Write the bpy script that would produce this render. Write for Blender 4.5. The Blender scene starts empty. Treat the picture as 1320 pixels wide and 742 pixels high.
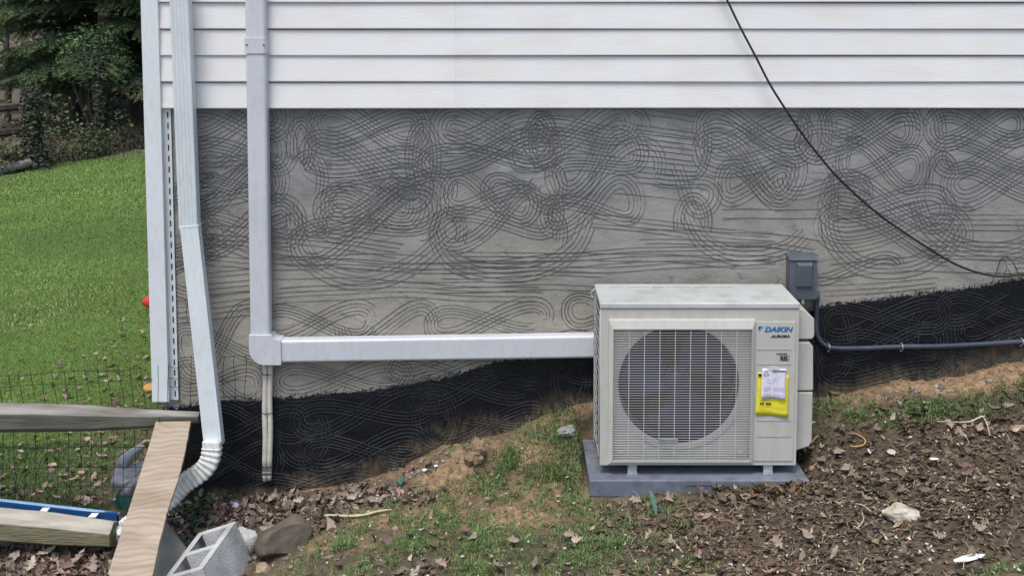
import bpy, bmesh, math, random
import numpy as np
from mathutils import Vector, Matrix

random.seed(7)
rng = np.random.default_rng(11)
SC = bpy.context.scene
COL = SC.collection

# ------------------------------------------------------------------ camera, sky, sun, exposure
CAM = np.array([0.0, -5.4, 2.1])
TILT = math.radians(5.0)
FPX = 1484.0                     # focal length in photo pixels (1320 wide)
YP = FPX * math.tan(TILT)        # principal row: the horizon falls on row 0
cam_d = bpy.data.cameras.new("camera")
cam = bpy.data.objects.new("camera", cam_d); COL.objects.link(cam)
cam.location = CAM; cam.rotation_euler = (math.radians(90) - TILT, 0, 0)
cam_d.sensor_width = 36; cam_d.lens = 36 * FPX / 1320
cam_d.shift_y = -(371 - YP) / 1320
cam_d.clip_start = 0.05; cam_d.clip_end = 600
SC.camera = cam

SUN_EL, SUN_AZ = math.radians(66), math.radians(205)   # azimuth clockwise from +Y
world = bpy.data.worlds.new("World"); SC.world = world; world.use_nodes = True
nt = world.node_tree; bg = nt.nodes["Background"]
sky = nt.nodes.new("ShaderNodeTexSky"); sky.sky_type = 'NISHITA'; sky.sun_disc = False
sky.sun_elevation = SUN_EL; sky.sun_rotation = SUN_AZ; sky.air_density = 1.0; sky.dust_density = 2.8; sky.ozone_density = 1.0
nt.links.new(sky.outputs[0], bg.inputs[0]); bg.inputs[1].default_value = 0.12
sun_d = bpy.data.lights.new("sun", 'SUN'); sun_d.energy = 1.35; sun_d.angle = math.radians(22); sun_d.color = (1.0, 0.97, 0.93)
sun = bpy.data.objects.new("sun", sun_d); COL.objects.link(sun)
sdir = Vector((math.sin(SUN_AZ) * math.cos(SUN_EL), math.cos(SUN_AZ) * math.cos(SUN_EL), math.sin(SUN_EL)))
sun.rotation_euler = sdir.to_track_quat('Z', 'Y').to_euler(); sun.location = (0, -3, 8)
SC.view_settings.view_transform = 'Standard'; SC.view_settings.look = 'None'
SC.view_settings.exposure = 0.78; SC.view_settings.gamma = 1.0
SC.cycles.max_bounces = 6

# ------------------------------------------------------------------ measuring helpers
def ray(px, py):
    ct, st = math.cos(TILT), math.sin(TILT)
    u = (px - 660.0) / FPX; v = (YP - py) / FPX
    return np.array([u, ct + v * st, -st + v * ct])
def at(px, py, Y):
    """world point seen at a photo pixel, at wall-parallel depth Y"""
    d = ray(px, py); t = (Y - CAM[1]) / d[1]
    p = CAM + d * t
    return (float(p[0]), float(Y), float(p[2]))
def proj(X, Y, Z):
    ct, st = math.cos(TILT), math.sin(TILT)
    dx, dy, dz = X - CAM[0], Y - CAM[1], Z - CAM[2]
    f = dy * ct - dz * st; u = dy * st + dz * ct
    f = np.where(np.abs(f) < 1e-3, 1e-3, f)
    return 660 + FPX * dx / f, YP - FPX * u / f

# value noise, vectorised
_tab = np.random.default_rng(5).random((256, 256))
def vnoise(x, y):
    x = np.asarray(x, float); y = np.asarray(y, float)
    xi = np.floor(x).astype(int); yi = np.floor(y).astype(int)
    fx = x - xi; fy = y - yi; fx = fx * fx * (3 - 2 * fx); fy = fy * fy * (3 - 2 * fy)
    a = _tab[xi & 255, yi & 255]; b = _tab[(xi + 1) & 255, yi & 255]
    c = _tab[xi & 255, (yi + 1) & 255]; d = _tab[(xi + 1) & 255, (yi + 1) & 255]
    return (a * (1 - fx) + b * fx) * (1 - fy) + (c * (1 - fx) + d * fx) * fy
def fbm(x, y, n=4):
    s = 0; a = 0.5
    for k in range(n):
        s = s + a * vnoise(x * 2 ** k + 17 * k, y * 2 ** k + 31 * k); a *= 0.5
    return s   # 0..~1
def sstep(a, b, x):
    t = np.clip((np.asarray(x, float) - a) / (b - a), 0, 1); return t * t * (3 - 2 * t)

# ------------------------------------------------------------------ materials
def hexc(r, g, b):
    f = lambda c: ((c / 255 + 0.055) / 1.055) ** 2.4 if c / 255 > 0.04045 else c / 255 / 12.92
    return (f(r), f(g), f(b))
def pmat(name, a, b=None, scale=8, rough=0.6, bump=0.0, bscale=60, stretch=(1, 1, 1), metal=0.0, spec=0.5,
         detail=5, attr=None, amix=0.0, world=False, lo=0.35, hi=0.65, bstretch=None, dirt=0.0, dscale=9, dstretch=(3, 3, 1)):
    m = bpy.data.materials.new(name); m.use_nodes = True
    n = m.node_tree.nodes; l = m.node_tree.links; P = n["Principled BSDF"]
    P.inputs["Roughness"].default_value = rough; P.inputs["Metallic"].default_value = metal
    P.inputs["Specular IOR Level"].default_value = spec
    b = b or a
    if world:
        co = n.new("ShaderNodeNewGeometry").outputs["Position"]
    else:
        co = n.new("ShaderNodeTexCoord").outputs["Object"]
    mp = n.new("ShaderNodeMapping"); mp.inputs["Scale"].default_value = stretch; l.new(co, mp.inputs[0])
    nz = n.new("ShaderNodeTexNoise"); nz.inputs["Scale"].default_value = scale; nz.inputs["Detail"].default_value = detail
    l.new(mp.outputs[0], nz.inputs[0])
    rp = n.new("ShaderNodeValToRGB"); rp.color_ramp.elements[0].position = lo; rp.color_ramp.elements[1].position = hi
    rp.color_ramp.elements[0].color = (*a, 1); rp.color_ramp.elements[1].color = (*b, 1)
    l.new(nz.outputs[0], rp.inputs[0]); out = rp.outputs[0]
    if attr:
        at_ = n.new("ShaderNodeAttribute"); at_.attribute_name = attr
        mx = n.new("ShaderNodeMix"); mx.data_type = 'RGBA'; mx.blend_type = 'MULTIPLY'; mx.inputs[0].default_value = 1
        l.new(out, mx.inputs[6]); l.new(at_.outputs[0], mx.inputs[7]); out = mx.outputs[2]
    if dirt > 0:
        mp3 = n.new("ShaderNodeMapping"); mp3.inputs["Scale"].default_value = dstretch; l.new(n.new("ShaderNodeNewGeometry").outputs["Position"], mp3.inputs[0])
        n3 = n.new("ShaderNodeTexNoise"); n3.inputs["Scale"].default_value = dscale; n3.inputs["Detail"].default_value = 8; l.new(mp3.outputs[0], n3.inputs[0])
        r3 = n.new("ShaderNodeValToRGB"); r3.color_ramp.elements[0].position = .47; r3.color_ramp.elements[1].position = .72; d_ = 1 - dirt
        r3.color_ramp.elements[0].color = (1, 1, 1, 1); r3.color_ramp.elements[1].color = (d_, d_ * .97, d_ * .90, 1); l.new(n3.outputs[0], r3.inputs[0])
        m3 = n.new("ShaderNodeMix"); m3.data_type = 'RGBA'; m3.blend_type = 'MULTIPLY'; m3.inputs[0].default_value = 1
        l.new(out, m3.inputs[6]); l.new(r3.outputs[0], m3.inputs[7]); out = m3.outputs[2]
    l.new(out, P.inputs["Base Color"])
    if bump > 0:
        mp2 = n.new("ShaderNodeMapping"); mp2.inputs["Scale"].default_value = bstretch or stretch; l.new(co, mp2.inputs[0])
        n2 = n.new("ShaderNodeTexNoise"); n2.inputs["Scale"].default_value = bscale; n2.inputs["Detail"].default_value = 6
        l.new(mp2.outputs[0], n2.inputs[0])
        bp = n.new("ShaderNodeBump"); bp.inputs["Strength"].default_value = bump; bp.inputs["Distance"].default_value = 0.01
        l.new(n2.outputs[0], bp.inputs["Height"]); l.new(bp.outputs[0], P.inputs["Normal"])
    return m

M = {}
M['vinyl'] = pmat('white_vinyl_siding', (.74, .745, .74), (.77, .775, .765), 3, .5, .16, 40, (1, 1, 1), bstretch=(.35, 1, 9), dirt=.04, dscale=5, dstretch=(.6, 1, 2.5))
M['trim'] = pmat('trim_vinyl', (.64, .69, .72), (.70, .74, .76), 2, .5, .05, 60, dirt=.06, dscale=14)
M['cover'] = pmat('cover_plastic', (.54, .565, .61), (.60, .62, .66), 2.5, .38, .04, 40, dirt=.06, dscale=16)
M['spout'] = pmat('downspout_paint', (.57, .63, .65), (.65, .70, .72), 3, .42, dirt=.07, dscale=18)
M['spout_low'] = pmat('downspout_elbow_paint', (.68, .70, .66), (.76, .77, .72), 12, .5, .15, 50, dirt=.25, dscale=22)
M['seam'] = pmat('seam_shadow_gap', (.02, .02, .02), None, 3, .9)
M['ac'] = pmat('ac_enamel', (.48, .48, .435), (.53, .53, .48), 3, .42, .03, 200, dirt=.07, dscale=12)
M['ac_top'] = pmat('ac_lid_enamel', (.46, .49, .48), (.54, .56, .54), 3, .33, .03, 200, dirt=.22, dscale=10, dstretch=(1, 1, 1))
M['ac_slat'] = pmat('ac_grille_plastic', (.58, .58, .54), (.64, .64, .60), 9, .45)
M['coil'] = pmat('coil_fins', (.004, .004, .009), (.010, .009, .022), 14, .5, .3, 400, (1, 1, 1))
M['shroud'] = pmat('shroud_plastic', (.36, .36, .34), (.42, .42, .395), 9, .6)
M['fan'] = pmat('fan_blade_plastic', (.006, .004, .040), (.014, .009, .090), 5, .35)
M['steel'] = pmat('galvanised_steel', (.42, .46, .45), (.6, .63, .62), 30, .38, .1, 120, metal=.7)
M['pad'] = pmat('pad_plastic', (.15, .168, .21), (.19, .21, .255), 6, .40, .12, 260, dirt=.35, dscale=14, dstretch=(1, 1, 1))
M['padlow'] = pmat('pad_foam', (.26, .27, .24), (.36, .36, .32), 10, .9, .3, 90)
M['boxgrey'] = pmat('box_grey_enamel', (.075, .09, .11), (.10, .12, .14), 6, .42, .05, 100)
M['conduit'] = pmat('conduit_plastic', (.035, .047, .068), (.055, .068, .09), 10, .4)
M['black'] = pmat('black_rubber', (.01, .01, .014), None, 5, .5)
M['hose'] = pmat('beige_insulation', (.52, .50, .42), (.64, .61, .53), 14, .7, .15, 80)
M['hosecut'] = pmat('hose_end_grey', (.18, .20, .19), None, 14, .7)
M['tar'] = None
M['leaf'] = pmat('dead_leaf', (.8, .8, .8), (1, 1, 1), 40, .8, .4, 90, attr='tint')
M['blade'] = pmat('grass_blade', (.85, .85, .85), (1, 1, 1), 20, .6, attr='tint')
M['foliage'] = pmat('foliage', (.8, .8, .8), (1, 1, 1), 3, .7, attr='tint', world=True)
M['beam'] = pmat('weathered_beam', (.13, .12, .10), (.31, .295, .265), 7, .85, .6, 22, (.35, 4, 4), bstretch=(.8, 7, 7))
M['beamcut_shade'] = pmat('beam_split_and_shaded_face', (.07, .068, .052), (.135, .128, .10), 6, .85, .4, 30, (.4, 4, 4))
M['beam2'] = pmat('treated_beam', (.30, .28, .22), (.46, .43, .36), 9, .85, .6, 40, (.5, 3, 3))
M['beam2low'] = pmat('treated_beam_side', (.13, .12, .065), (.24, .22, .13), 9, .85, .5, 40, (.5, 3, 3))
M['wire'] = pmat('fence_wire_coated', (.012, .02, .018), None, 5, .6)
M['bark'] = pmat('bark', (.045, .036, .03), (.10, .085, .07), 9, .95, .9, 30, (1, 1, .3))
M['barkpale'] = pmat('pale_bark', (.14, .12, .10), (.25, .22, .19), 9, .95, .8, 30, (1, 1, .3))
M['conc'] = pmat('concrete_block', (.44, .45, .44), (.56, .57, .56), 9, .95, .5, 90, dirt=.35, dscale=7, dstretch=(1, 1, 1))
M['slab'] = pmat('slab_concrete', (.17, .17, .14), (.27, .265, .22), 7, .95, .5, 60)
M['rock'] = pmat('brown_rock', (.075, .062, .045), (.155, .13, .095), 7, .9, .9, 22)
M['palerock'] = pmat('pale_rock', (.40, .35, .26), (.62, .57, .47), 12, .9, .8, 40)
M['tanrock'] = pmat('tan_rock', (.26, .20, .12), (.38, .31, .20), 12, .9, .8, 40)
M['claylump'] = pmat('clay_lump', (.17, .115, .07), (.30, .215, .14), 16, .95, 1.0, 40)
M['greyrock'] = pmat('grey_rock', (.20, .21, .19), (.34, .35, .32), 14, .9, .8, 40)
M['whitebit'] = pmat('white_plastic', (.75, .76, .76), None, 5, .6, .2, 50)
M['stick'] = pmat('pale_root', (.42, .40, .24), (.58, .55, .38), 20, .7, .2, 80)
M['yellowstrap'] = pmat('yellow_strap', (.42, .27, .09), None, 8, .6)
M['darkred'] = pmat('dark_red', (.20, .025, .02), None, 4, .6)
M['red'] = pmat('red_plastic', (.55, .04, .03), None, 4, .4)
M['orange'] = pmat('orange_plastic', (.50, .27, .07), None, 4, .5)
M['bluep'] = pmat('blue_plastic', (.012, .06, .20), (.02, .09, .26), 5, .35)
M['bluerim'] = pmat('pale_blue_rim', (.22, .40, .58), (.28, .47, .64), 5, .4)
M['teal'] = pmat('green_plastic', (.05, .28, .20), (.08, .36, .26), 4, .45)
M['fabric'] = pmat('grey_fabric', (.26, .27, .28), (.46, .47, .48), 6, .9, .4, 30)
M['film'] = pmat('clear_film', (.55, .57, .56), (.78, .79, .78), 25, .25, .5, 50)
M['paper'] = pmat('white_paper', (.66, .64, .74), (.72, .70, .80), 6, .8)
M['yellow'] = pmat('yellow_paper', (.75, .66, .03), (.82, .74, .05), 6, .75)
M['ink'] = pmat('black_ink', (.02, .02, .02), None, 6, .8)
M['inklight'] = pmat('faded_ink', (.36, .30, .42), None, 6, .8)
M['inkyel'] = pmat('ink_on_yellow', (.28, .25, .03), None, 6, .8)
M['logo_blue'] = pmat('logo_blue', (.005, .13, .38), None, 6, .5)
M['logo_light'] = pmat('logo_light_blue', (.04, .40, .68), None, 6, .5)
M['logo_navy'] = pmat('logo_navy', (.008, .02, .06), None, 6, .5)
M['decal'] = pmat('faded_decal_and_groove_shade', (.26, .28, .29), (.40, .42, .42), 60, .6, stretch=(1, .2, 1))

# plywood: bands of curling grain across the board
def plywood():
    m = pmat('plywood', (.5, .4, .3)); n = m.node_tree.nodes; l = m.node_tree.links; P = n["Principled BSDF"]
    tc = n.new("ShaderNodeTexCoord").outputs["Object"]
    def noise(scale, st, det=4, dist=0.):
        mp = n.new("ShaderNodeMapping"); mp.inputs["Scale"].default_value = st; l.new(tc, mp.inputs[0])
        z = n.new("ShaderNodeTexNoise"); z.inputs["Scale"].default_value = scale; z.inputs["Detail"].default_value = det; z.inputs["Distortion"].default_value = dist
        l.new(mp.outputs[0], z.inputs[0]); return z.outputs[0]
    def math_(op, a, b):
        x = n.new("ShaderNodeMath"); x.operation = op
        for k, q in enumerate((a, b)):
            if isinstance(q, (int, float)): x.inputs[k].default_value = q
            else: l.new(q, x.inputs[k])
        return x.outputs[0]
    # growth rings cut by the veneer knife: contour lines of a slow height field
    field = math_('ADD', noise(2.0, (1.5, 1.6, 1), 2, .0), 0)
    sep = n.new("ShaderNodeSeparateXYZ"); l.new(tc, sep.inputs[0])
    ph = math_('ADD', math_('MULTIPLY', field, 46.0), math_('MULTIPLY', sep.outputs[1], 210.0))
    rings = math_('MULTIPLY_ADD', math_('SINE', ph, 0), .5); rings.node.inputs[2].default_value = .5
    sharp = math_('POWER', rings, 2.2)
    wide = noise(3.0, (1.0, 4.0, 1), 4, .6); fine = noise(9, (1.2, 30, 1), 6)
    v = math_('ADD', math_('MULTIPLY', math_('MULTIPLY', sharp, noise(4.0, (1.0, 3.0, 1), 3)), -.36), math_('ADD', math_('MULTIPLY', wide, 1.0), math_('MULTIPLY', fine, .36)))
    rp = n.new("ShaderNodeValToRGB"); e = rp.color_ramp.elements
    e[0].position = .12; e[0].color = (.17, .115, .065, 1); e[1].position = .88; e[1].color = (.44, .365, .285, 1); x = e.new(.45); x.color = (.29, .225, .155, 1)
    l.new(v, rp.inputs[0]); l.new(rp.outputs[0], P.inputs["Base Color"])
    b = n.new("ShaderNodeBump"); b.inputs["Strength"].default_value = .35; b.inputs["Distance"].default_value = .003
    l.new(v, b.inputs["Height"]); l.new(b.outputs[0], P.inputs["Normal"]); P.inputs["Roughness"].default_value = .8
    return m
M['ply'] = plywood()

def wallmat():
    m = bpy.data.materials.new('cement_parging'); m.use_nodes = True
    n = m.node_tree.nodes; l = m.node_tree.links; P = n["Principled BSDF"]; P.inputs["Roughness"].default_value = .85
    P.inputs["Specular IOR Level"].default_value = .35
    g = n.new("ShaderNodeNewGeometry")
    def noise(sc, stretch, det=5, dist=0.0):
        mp = n.new("ShaderNodeMapping"); mp.inputs["Scale"].default_value = stretch; l.new(g.outputs["Position"], mp.inputs[0])
        z = n.new("ShaderNodeTexNoise"); z.inputs["Scale"].default_value = sc; z.inputs["Detail"].default_value = det
        z.inputs["Distortion"].default_value = dist; l.new(mp.outputs[0], z.inputs[0]); return z.outputs[0]
    def ramp(x, p0, p1, c0, c1):
        r = n.new("ShaderNodeValToRGB"); r.color_ramp.elements[0].position = p0; r.color_ramp.elements[1].position = p1
        r.color_ramp.elements[0].color = (*c0, 1); r.color_ramp.elements[1].color = (*c1, 1); l.new(x, r.inputs[0]); return r.outputs[0]
    def mix(f, a, b, mode='MIX'):
        x = n.new("ShaderNodeMix"); x.data_type = 'RGBA'; x.blend_type = mode
        (l.new(f, x.inputs[0]) if not isinstance(f, float) else setattr(x.inputs[0], 'default_value', f))
        l.new(a, x.inputs[6]); l.new(b, x.inputs[7]); return x.outputs[2]
    # damp dark cement above, drier paler coat below
    sep = n.new("ShaderNodeSeparateXYZ"); l.new(g.outputs["Position"], sep.inputs[0])
    wob = noise(1.6, (1, 1, 1), 4)
    ad = n.new("ShaderNodeMath"); ad.operation = 'MULTIPLY_ADD'; ad.inputs[1].default_value = .9; l.new(wob, ad.inputs[0]); l.new(sep.outputs[2], ad.inputs[2])
    mr = n.new("ShaderNodeMapRange"); mr.inputs[1].default_value = .95; mr.inputs[2].default_value = 1.75; l.new(ad.outputs[0], mr.inputs[0])
    low = ramp(noise(5, (1, 1, 2), 6), .3, .72, (.26, .24, .195), (.42, .395, .335))
    hi = ramp(noise(4, (1, 1, 1.6), 6, .6), .3, .7, (.165, .17, .165), (.32, .32, .31))
    base = mix(mr.outputs[0], low, hi)
    # thin smears of darker slurry, wiped sideways
    sm = n.new("ShaderNodeValToRGB"); sm.color_ramp.elements[0].position = .60; sm.color_ramp.elements[1].position = .66
    l.new(noise(5.5, (1, 1, 2.6), 7, 1.2), sm.inputs[0])
    sc_ = n.new("ShaderNodeMath"); sc_.operation = 'MULTIPLY'; sc_.inputs[1].default_value = .5; l.new(sm.outputs[0], sc_.inputs[0])
    dk = n.new("ShaderNodeRGB"); dk.outputs[0].default_value = (.10, .102, .098, 1)
    base = mix(sc_.outputs[0], base, dk.outputs[0])
    sl = n.new("ShaderNodeValToRGB"); sl.color_ramp.elements[0].position = .60; sl.color_ramp.elements[1].position = .70
    l.new(noise(4.2, (1.3, 1, 3.4), 8, 1.6), sl.inputs[0]); s2_ = n.new("ShaderNodeMath"); s2_.operation = 'MULTIPLY'; s2_.inputs[1].default_value = .5; l.new(sl.outputs[0], s2_.inputs[0])
    lt = n.new("ShaderNodeRGB"); lt.outputs[0].default_value = (.37, .37, .355, 1); base = mix(s2_.outputs[0], base, lt.outputs[0])
    fine = ramp(noise(120, (1, 1, 1), 4), .3, .7, (.86, .86, .86), (1.1, 1.1, 1.1))
    base = mix(1.0, base, fine, 'MULTIPLY')
    l.new(base, P.inputs["Base Color"])
    b = n.new("ShaderNodeBump"); b.inputs["Strength"].default_value = .45; b.inputs["Distance"].default_value = .008
    l.new(noise(26, (1, 1, 1.5), 8), b.inputs["Height"]); l.new(b.outputs[0], P.inputs["Normal"])
    return m
M['wall'] = wallmat()

def attrmat(name, rough, bump, bscale, spec=.5, var=.25, vscale=30, rough_attr=None):
    """surface whose own colour varies over it (colour attribute 'tint') times a fine noise"""
    m = pmat(name, (1 - var,) * 3, (1 + var,) * 3, vscale, rough, bump, bscale, attr='tint', world=True, spec=spec)
    return m
M['ground'] = attrmat('soil_and_turf', .95, 1.0, 45, .2, .3, 35)
M['tar'] = attrmat('tar_coat', .42, .35, 60, .3, .2, 20)
M['comb'] = attrmat('comb_line_cement', .85, .2, 80, .3, .2, 60)

# ------------------------------------------------------------------ object helpers
def link_mesh(name, V, F, mat, parent=None, smooth=False, origin=None):
    V = np.asarray(V, float)
    if origin is None:
        mn, mx = V.min(0), V.max(0); origin = np.array([(mn[0] + mx[0]) / 2, (mn[1] + mx[1]) / 2, mn[2]])
    origin = np.asarray(origin, float)
    me = bpy.data.meshes.new(name); me.from_pydata((V - origin).tolist(), [], F)
    mats = mat if isinstance(mat, (list, tuple)) else [mat]
    for mm in mats: me.materials.append(mm)
    if smooth: me.polygons.foreach_set('use_smooth', [True] * len(me.polygons))
    me.update()
    o = bpy.data.objects.new(name, me); COL.objects.link(o); o.location = origin
    if parent is not None: adopt(o, parent)
    return o
def wloc(o):
    return o.location.copy() if o.parent is None else (Vector(o.get('_w')) if o.get('_w') else o.location.copy() + wloc(o.parent))
def adopt(o, parent):
    w = wloc(parent); o.parent = parent; o.location = o.location - w     # things are never rotated through their Empty at build time
def thing(name, loc, label, cat, group=None):
    o = bpy.data.objects.new(name, None); COL.objects.link(o); o.location = loc; o.empty_display_size = .1
    return tag(o, label, cat, group)
def tag(o, label, cat, group=None, kind=None):
    o['label'] = label; o['category'] = cat
    if group: o['group'] = group
    if kind: o['kind'] = kind
    return o
def bevel(o, w=.004, seg=2, ang=35):
    b = o.modifiers.new('bevel', 'BEVEL'); b.width = w; b.segments = seg; b.limit_method = 'ANGLE'; b.angle_limit = math.radians(ang)
    for p in o.data.polygons: p.use_smooth = True
    try:
        o.data.set_sharp_from_angle(angle=math.radians(40))
    except Exception: pass
    b.harden_normals = True
    return o
class MB:
    def __init__(s): s.v = []; s.f = []; s.m = []
    def add(s, V, F, mi=0):
        k = len(s.v); s.v += [tuple(map(float, p)) for p in V]; s.f += [tuple(i + k for i in f) for f in F]; s.m += [mi] * len(F)
    def box(s, x0, x1, y0, y1, z0, z1, mi=0):
        x0, x1 = sorted((x0, x1)); y0, y1 = sorted((y0, y1)); z0, z1 = sorted((z0, z1))
        V = [(x0, y0, z0), (x1, y0, z0), (x1, y1, z0), (x0, y1, z0), (x0, y0, z1), (x1, y0, z1), (x1, y1, z1), (x0, y1, z1)]
        s.add(V, [(0, 3, 2, 1), (4, 5, 6, 7), (0, 1, 5, 4), (1, 2, 6, 5), (2, 3, 7, 6), (3, 0, 4, 7)], mi)
    def tube(s, pts, r, n=8, mi=0, cap=True):
        P = [Vector(p) for p in pts]; rs = r if hasattr(r, '__len__') else [r] * len(P)
        up = Vector((0, 0, 1)); rings = []
        prev = None
        for i, p in enumerate(P):
            t = (P[min(i + 1, len(P) - 1)] - P[max(i - 1, 0)]).normalized()
            if prev is None: prev = t.orthogonal().normalized()
            a = (prev - t * prev.dot(t)).normalized(); b = t.cross(a); prev = a
            rings.append([p + (a * math.cos(2 * math.pi * k / n) + b * math.sin(2 * math.pi * k / n)) * rs[i] for k in range(n)])
        V = [v for q in rings for v in q]
        F = [(i * n + k, i * n + (k + 1) % n, (i + 1) * n + (k + 1) % n, (i + 1) * n + k) for i in range(len(P) - 1) for k in range(n)]
        if cap: F += [tuple(range(n))[::-1], tuple((len(P) - 1) * n + k for k in range(n))]
        s.add(V, F, mi)
    def sweep(s, prof, pts, side, scales=None, mi=0, cap=True):
        """prof: list of (a,b); a along 'side', b along normal; frame per point"""
        P = [Vector(p) for p in pts]; n = len(prof); V = []
        for i, p in enumerate(P):
            t = (P[min(i + 1, len(P) - 1)] - P[max(i - 1, 0)]).normalized()
            sd = Vector(side[i] if hasattr(side[0], '__len__') or isinstance(side[0], Vector) else side)
            sd = (sd - t * sd.dot(t)).normalized(); nn = t.cross(sd)
            k = scales[i] if scales else 1
            for a, b in prof: V.append(p + sd * a * k + nn * b * k)
        F = [(i * n + k, i * n + (k + 1) % n, (i + 1) * n + (k + 1) % n, (i + 1) * n + k) for i in range(len(P) - 1) for k in range(n)]
        if cap: F += [tuple(range(n))[::-1], tuple((len(P) - 1) * n + k for k in range(n))]
        s.add(V, F, mi)
    def obj(s, name, mat, parent=None, smooth=False, origin=None):
        o = link_mesh(name, s.v, s.f, mat, parent, smooth, origin)
        if isinstance(mat, (list, tuple)): o.data.polygons.foreach_set('material_index', s.m)
        bm = bmesh.new(); bm.from_mesh(o.data); bmesh.ops.recalc_face_normals(bm, faces=bm.faces); bm.to_mesh(o.data); bm.free()
        if smooth: o.data.polygons.foreach_set('use_smooth', [True] * len(o.data.polygons))
        return o
def rrect(w, h, r, n=4):
    out = []
    for cx, cy, a0 in ((w / 2 - r, h / 2 - r, 0), (-w / 2 + r, h / 2 - r, 90), (-w / 2 + r, -h / 2 + r, 180), (w / 2 - r, -h / 2 + r, 270)):
        for k in range(n + 1):
            a = math.radians(a0 + 90 * k / n); out.append((cx + r * math.cos(a), cy + r * math.sin(a)))
    return out
def spline(pts, n=8):
    P = [np.array(p, float) for p in pts]; out = []
    for i in range(len(P) - 1):
        p0 = P[max(i - 1, 0)]; p1 = P[i]; p2 = P[i + 1]; p3 = P[min(i + 2, len(P) - 1)]
        for k in range(n):
            t = k / n
            out.append(tuple(.5 * ((2 * p1) + (-p0 + p2) * t + (2 * p0 - 5 * p1 + 4 * p2 - p3) * t * t + (-p0 + 3 * p1 - 3 * p2 + p3) * t ** 3)))
    out.append(tuple(P[-1])); return out
def set_tint(me, cols, domain='POINT'):
    a = me.color_attributes.new('tint', 'FLOAT_COLOR', domain)
    c = np.ones((len(cols), 4), np.float32); c[:, :3] = cols; a.data.foreach_set('color', c.ravel())
def bulk(name, tv, tf, pos, R, scale, tint, mat, smooth=False, parent=None):
    """many copies of a small template in one mesh. R: (N,3,3), scale: (N,) or (N,3)"""
    tv = np.asarray(tv, float); N = len(pos); K = len(tv)
    if scale.ndim == 1: scale = scale[:, None]
    V = np.einsum('nij,nkj->nki', R, tv[None] * scale[:, None, :]) + pos[:, None, :]
    return bulk_mesh(name, V, tf, tint, mat, smooth, parent)
def bulk_mesh(name, V, tf, tint, mat, smooth=False, parent=None):
    N, K = V.shape[:2]; n = len(tf); k = len(tf[0])
    F = (np.asarray(tf)[None] + (np.arange(N) * K)[:, None, None]).reshape(-1, k)
    me = bpy.data.meshes.new(name)
    me.vertices.add(N * K); me.vertices.foreach_set('co', V.reshape(-1).astype(np.float32))
    me.loops.add(F.size); me.loops.foreach_set('vertex_index', F.reshape(-1).astype(np.int32))
    me.polygons.add(len(F)); me.polygons.foreach_set('loop_start', (np.arange(len(F)) * k).astype(np.int32))
    me.polygons.foreach_set('loop_total', np.full(len(F), k, np.int32))
    if smooth: me.polygons.foreach_set('use_smooth', np.ones(len(F), bool))
    me.update(calc_edges=True); me.materials.append(mat)
    if tint is not None:
        if tint.ndim == 2: tint = np.repeat(tint, K, 0)
        set_tint(me, tint.reshape(-1, 3))
    o = bpy.data.objects.new(name, me); COL.objects.link(o)
    if parent is not None: adopt(o, parent)
    return o
def rot(yaw, pitch, roll):
    """arrays -> (N,3,3): Rz(yaw) Rx(pitch) Ry(roll)"""
    c, s = np.cos, np.sin; N = len(yaw); z = np.zeros(N); o = np.ones(N)
    Rz = np.stack([c(yaw), -s(yaw), z, s(yaw), c(yaw), z, z, z, o], 1).reshape(N, 3, 3)
    Rx = np.stack([o, z, z, z, c(pitch), -s(pitch), z, s(pitch), c(pitch)], 1).reshape(N, 3, 3)
    Ry = np.stack([c(roll), z, s(roll), z, o, z, -s(roll), z, c(roll)], 1).reshape(N, 3, 3)
    return Rz @ Rx @ Ry
def text_obj(s, size, mat, parent, name, loc, bold=0.0, shear=0.0, xs=1.0, align='LEFT'):
    cu = bpy.data.curves.new('t', 'FONT'); cu.body = s; cu.size = size; cu.offset = bold; cu.shear = shear; cu.align_x = align
    cu.extrude = 0.0004; cu.resolution_u = 3
    t = bpy.data.objects.new('t', cu); COL.objects.link(t)
    dg = bpy.context.evaluated_depsgraph_get(); dg.update()
    me = bpy.data.meshes.new_from_object(t.evaluated_get(dg)); bpy.data.objects.remove(t); bpy.data.curves.remove(cu)
    V = np.array([v.co[:] for v in me.vertices]); V = np.stack([V[:, 0] * xs, -V[:, 2], V[:, 1]], 1)
    for v, c in zip(me.vertices, V): v.co = c
    me.materials.clear(); me.materials.append(mat); me.name = name
    o = bpy.data.objects.new(name, me); COL.objects.link(o); o.location = loc
    if parent is not None: adopt(o, parent)
    return o

# ------------------------------------------------------------------ the ground: one sheet
WX0 = at(203, 300, 0)[0]                       # left corner of the foundation
def X_(px, d=5.4): return (px - 660) * d / 1460
_zw = [(-3.0, -.42), (-1.75, -.40), (X_(250), -.33), (X_(340), -.285), (X_(450), -.24), (X_(540), -.13), (X_(600), -.04), (X_(660), .04), (X_(720), .13), (X_(765), .18),
       (X_(900), .19), (X_(1050), .20), (X_(1160), .24), (X_(1240), .30), (X_(1320), .37), (3.4, .50), (8, .6)]
_zf = [(-3.0, -.44), (-1.75, -.43), (X_(200, 4.85), -.43), (X_(300, 4.85), -.39), (X_(400, 4.85), -.28), (X_(500, 4.85), -.215), (X_(640, 4.85), -.12), (X_(757, 4.85), -.075),
       (X_(900, 4.85), -.05), (X_(960, 4.85), -.035), (X_(1045, 4.85), -.025), (X_(1160, 4.85), .07), (X_(1320, 4.85), .15), (3.4, .25), (8, .4)]
_z2 = [(-3.0, -.46), (-1.75, -.45), (X_(200, 4.1), -.44), (X_(400, 4.1), -.33), (X_(640, 4.1), -.20), (X_(900, 4.1), -.11), (X_(1100, 4.1), -.03), (X_(1320, 4.1), .04), (3.4, .16), (8, .3)]
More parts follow.
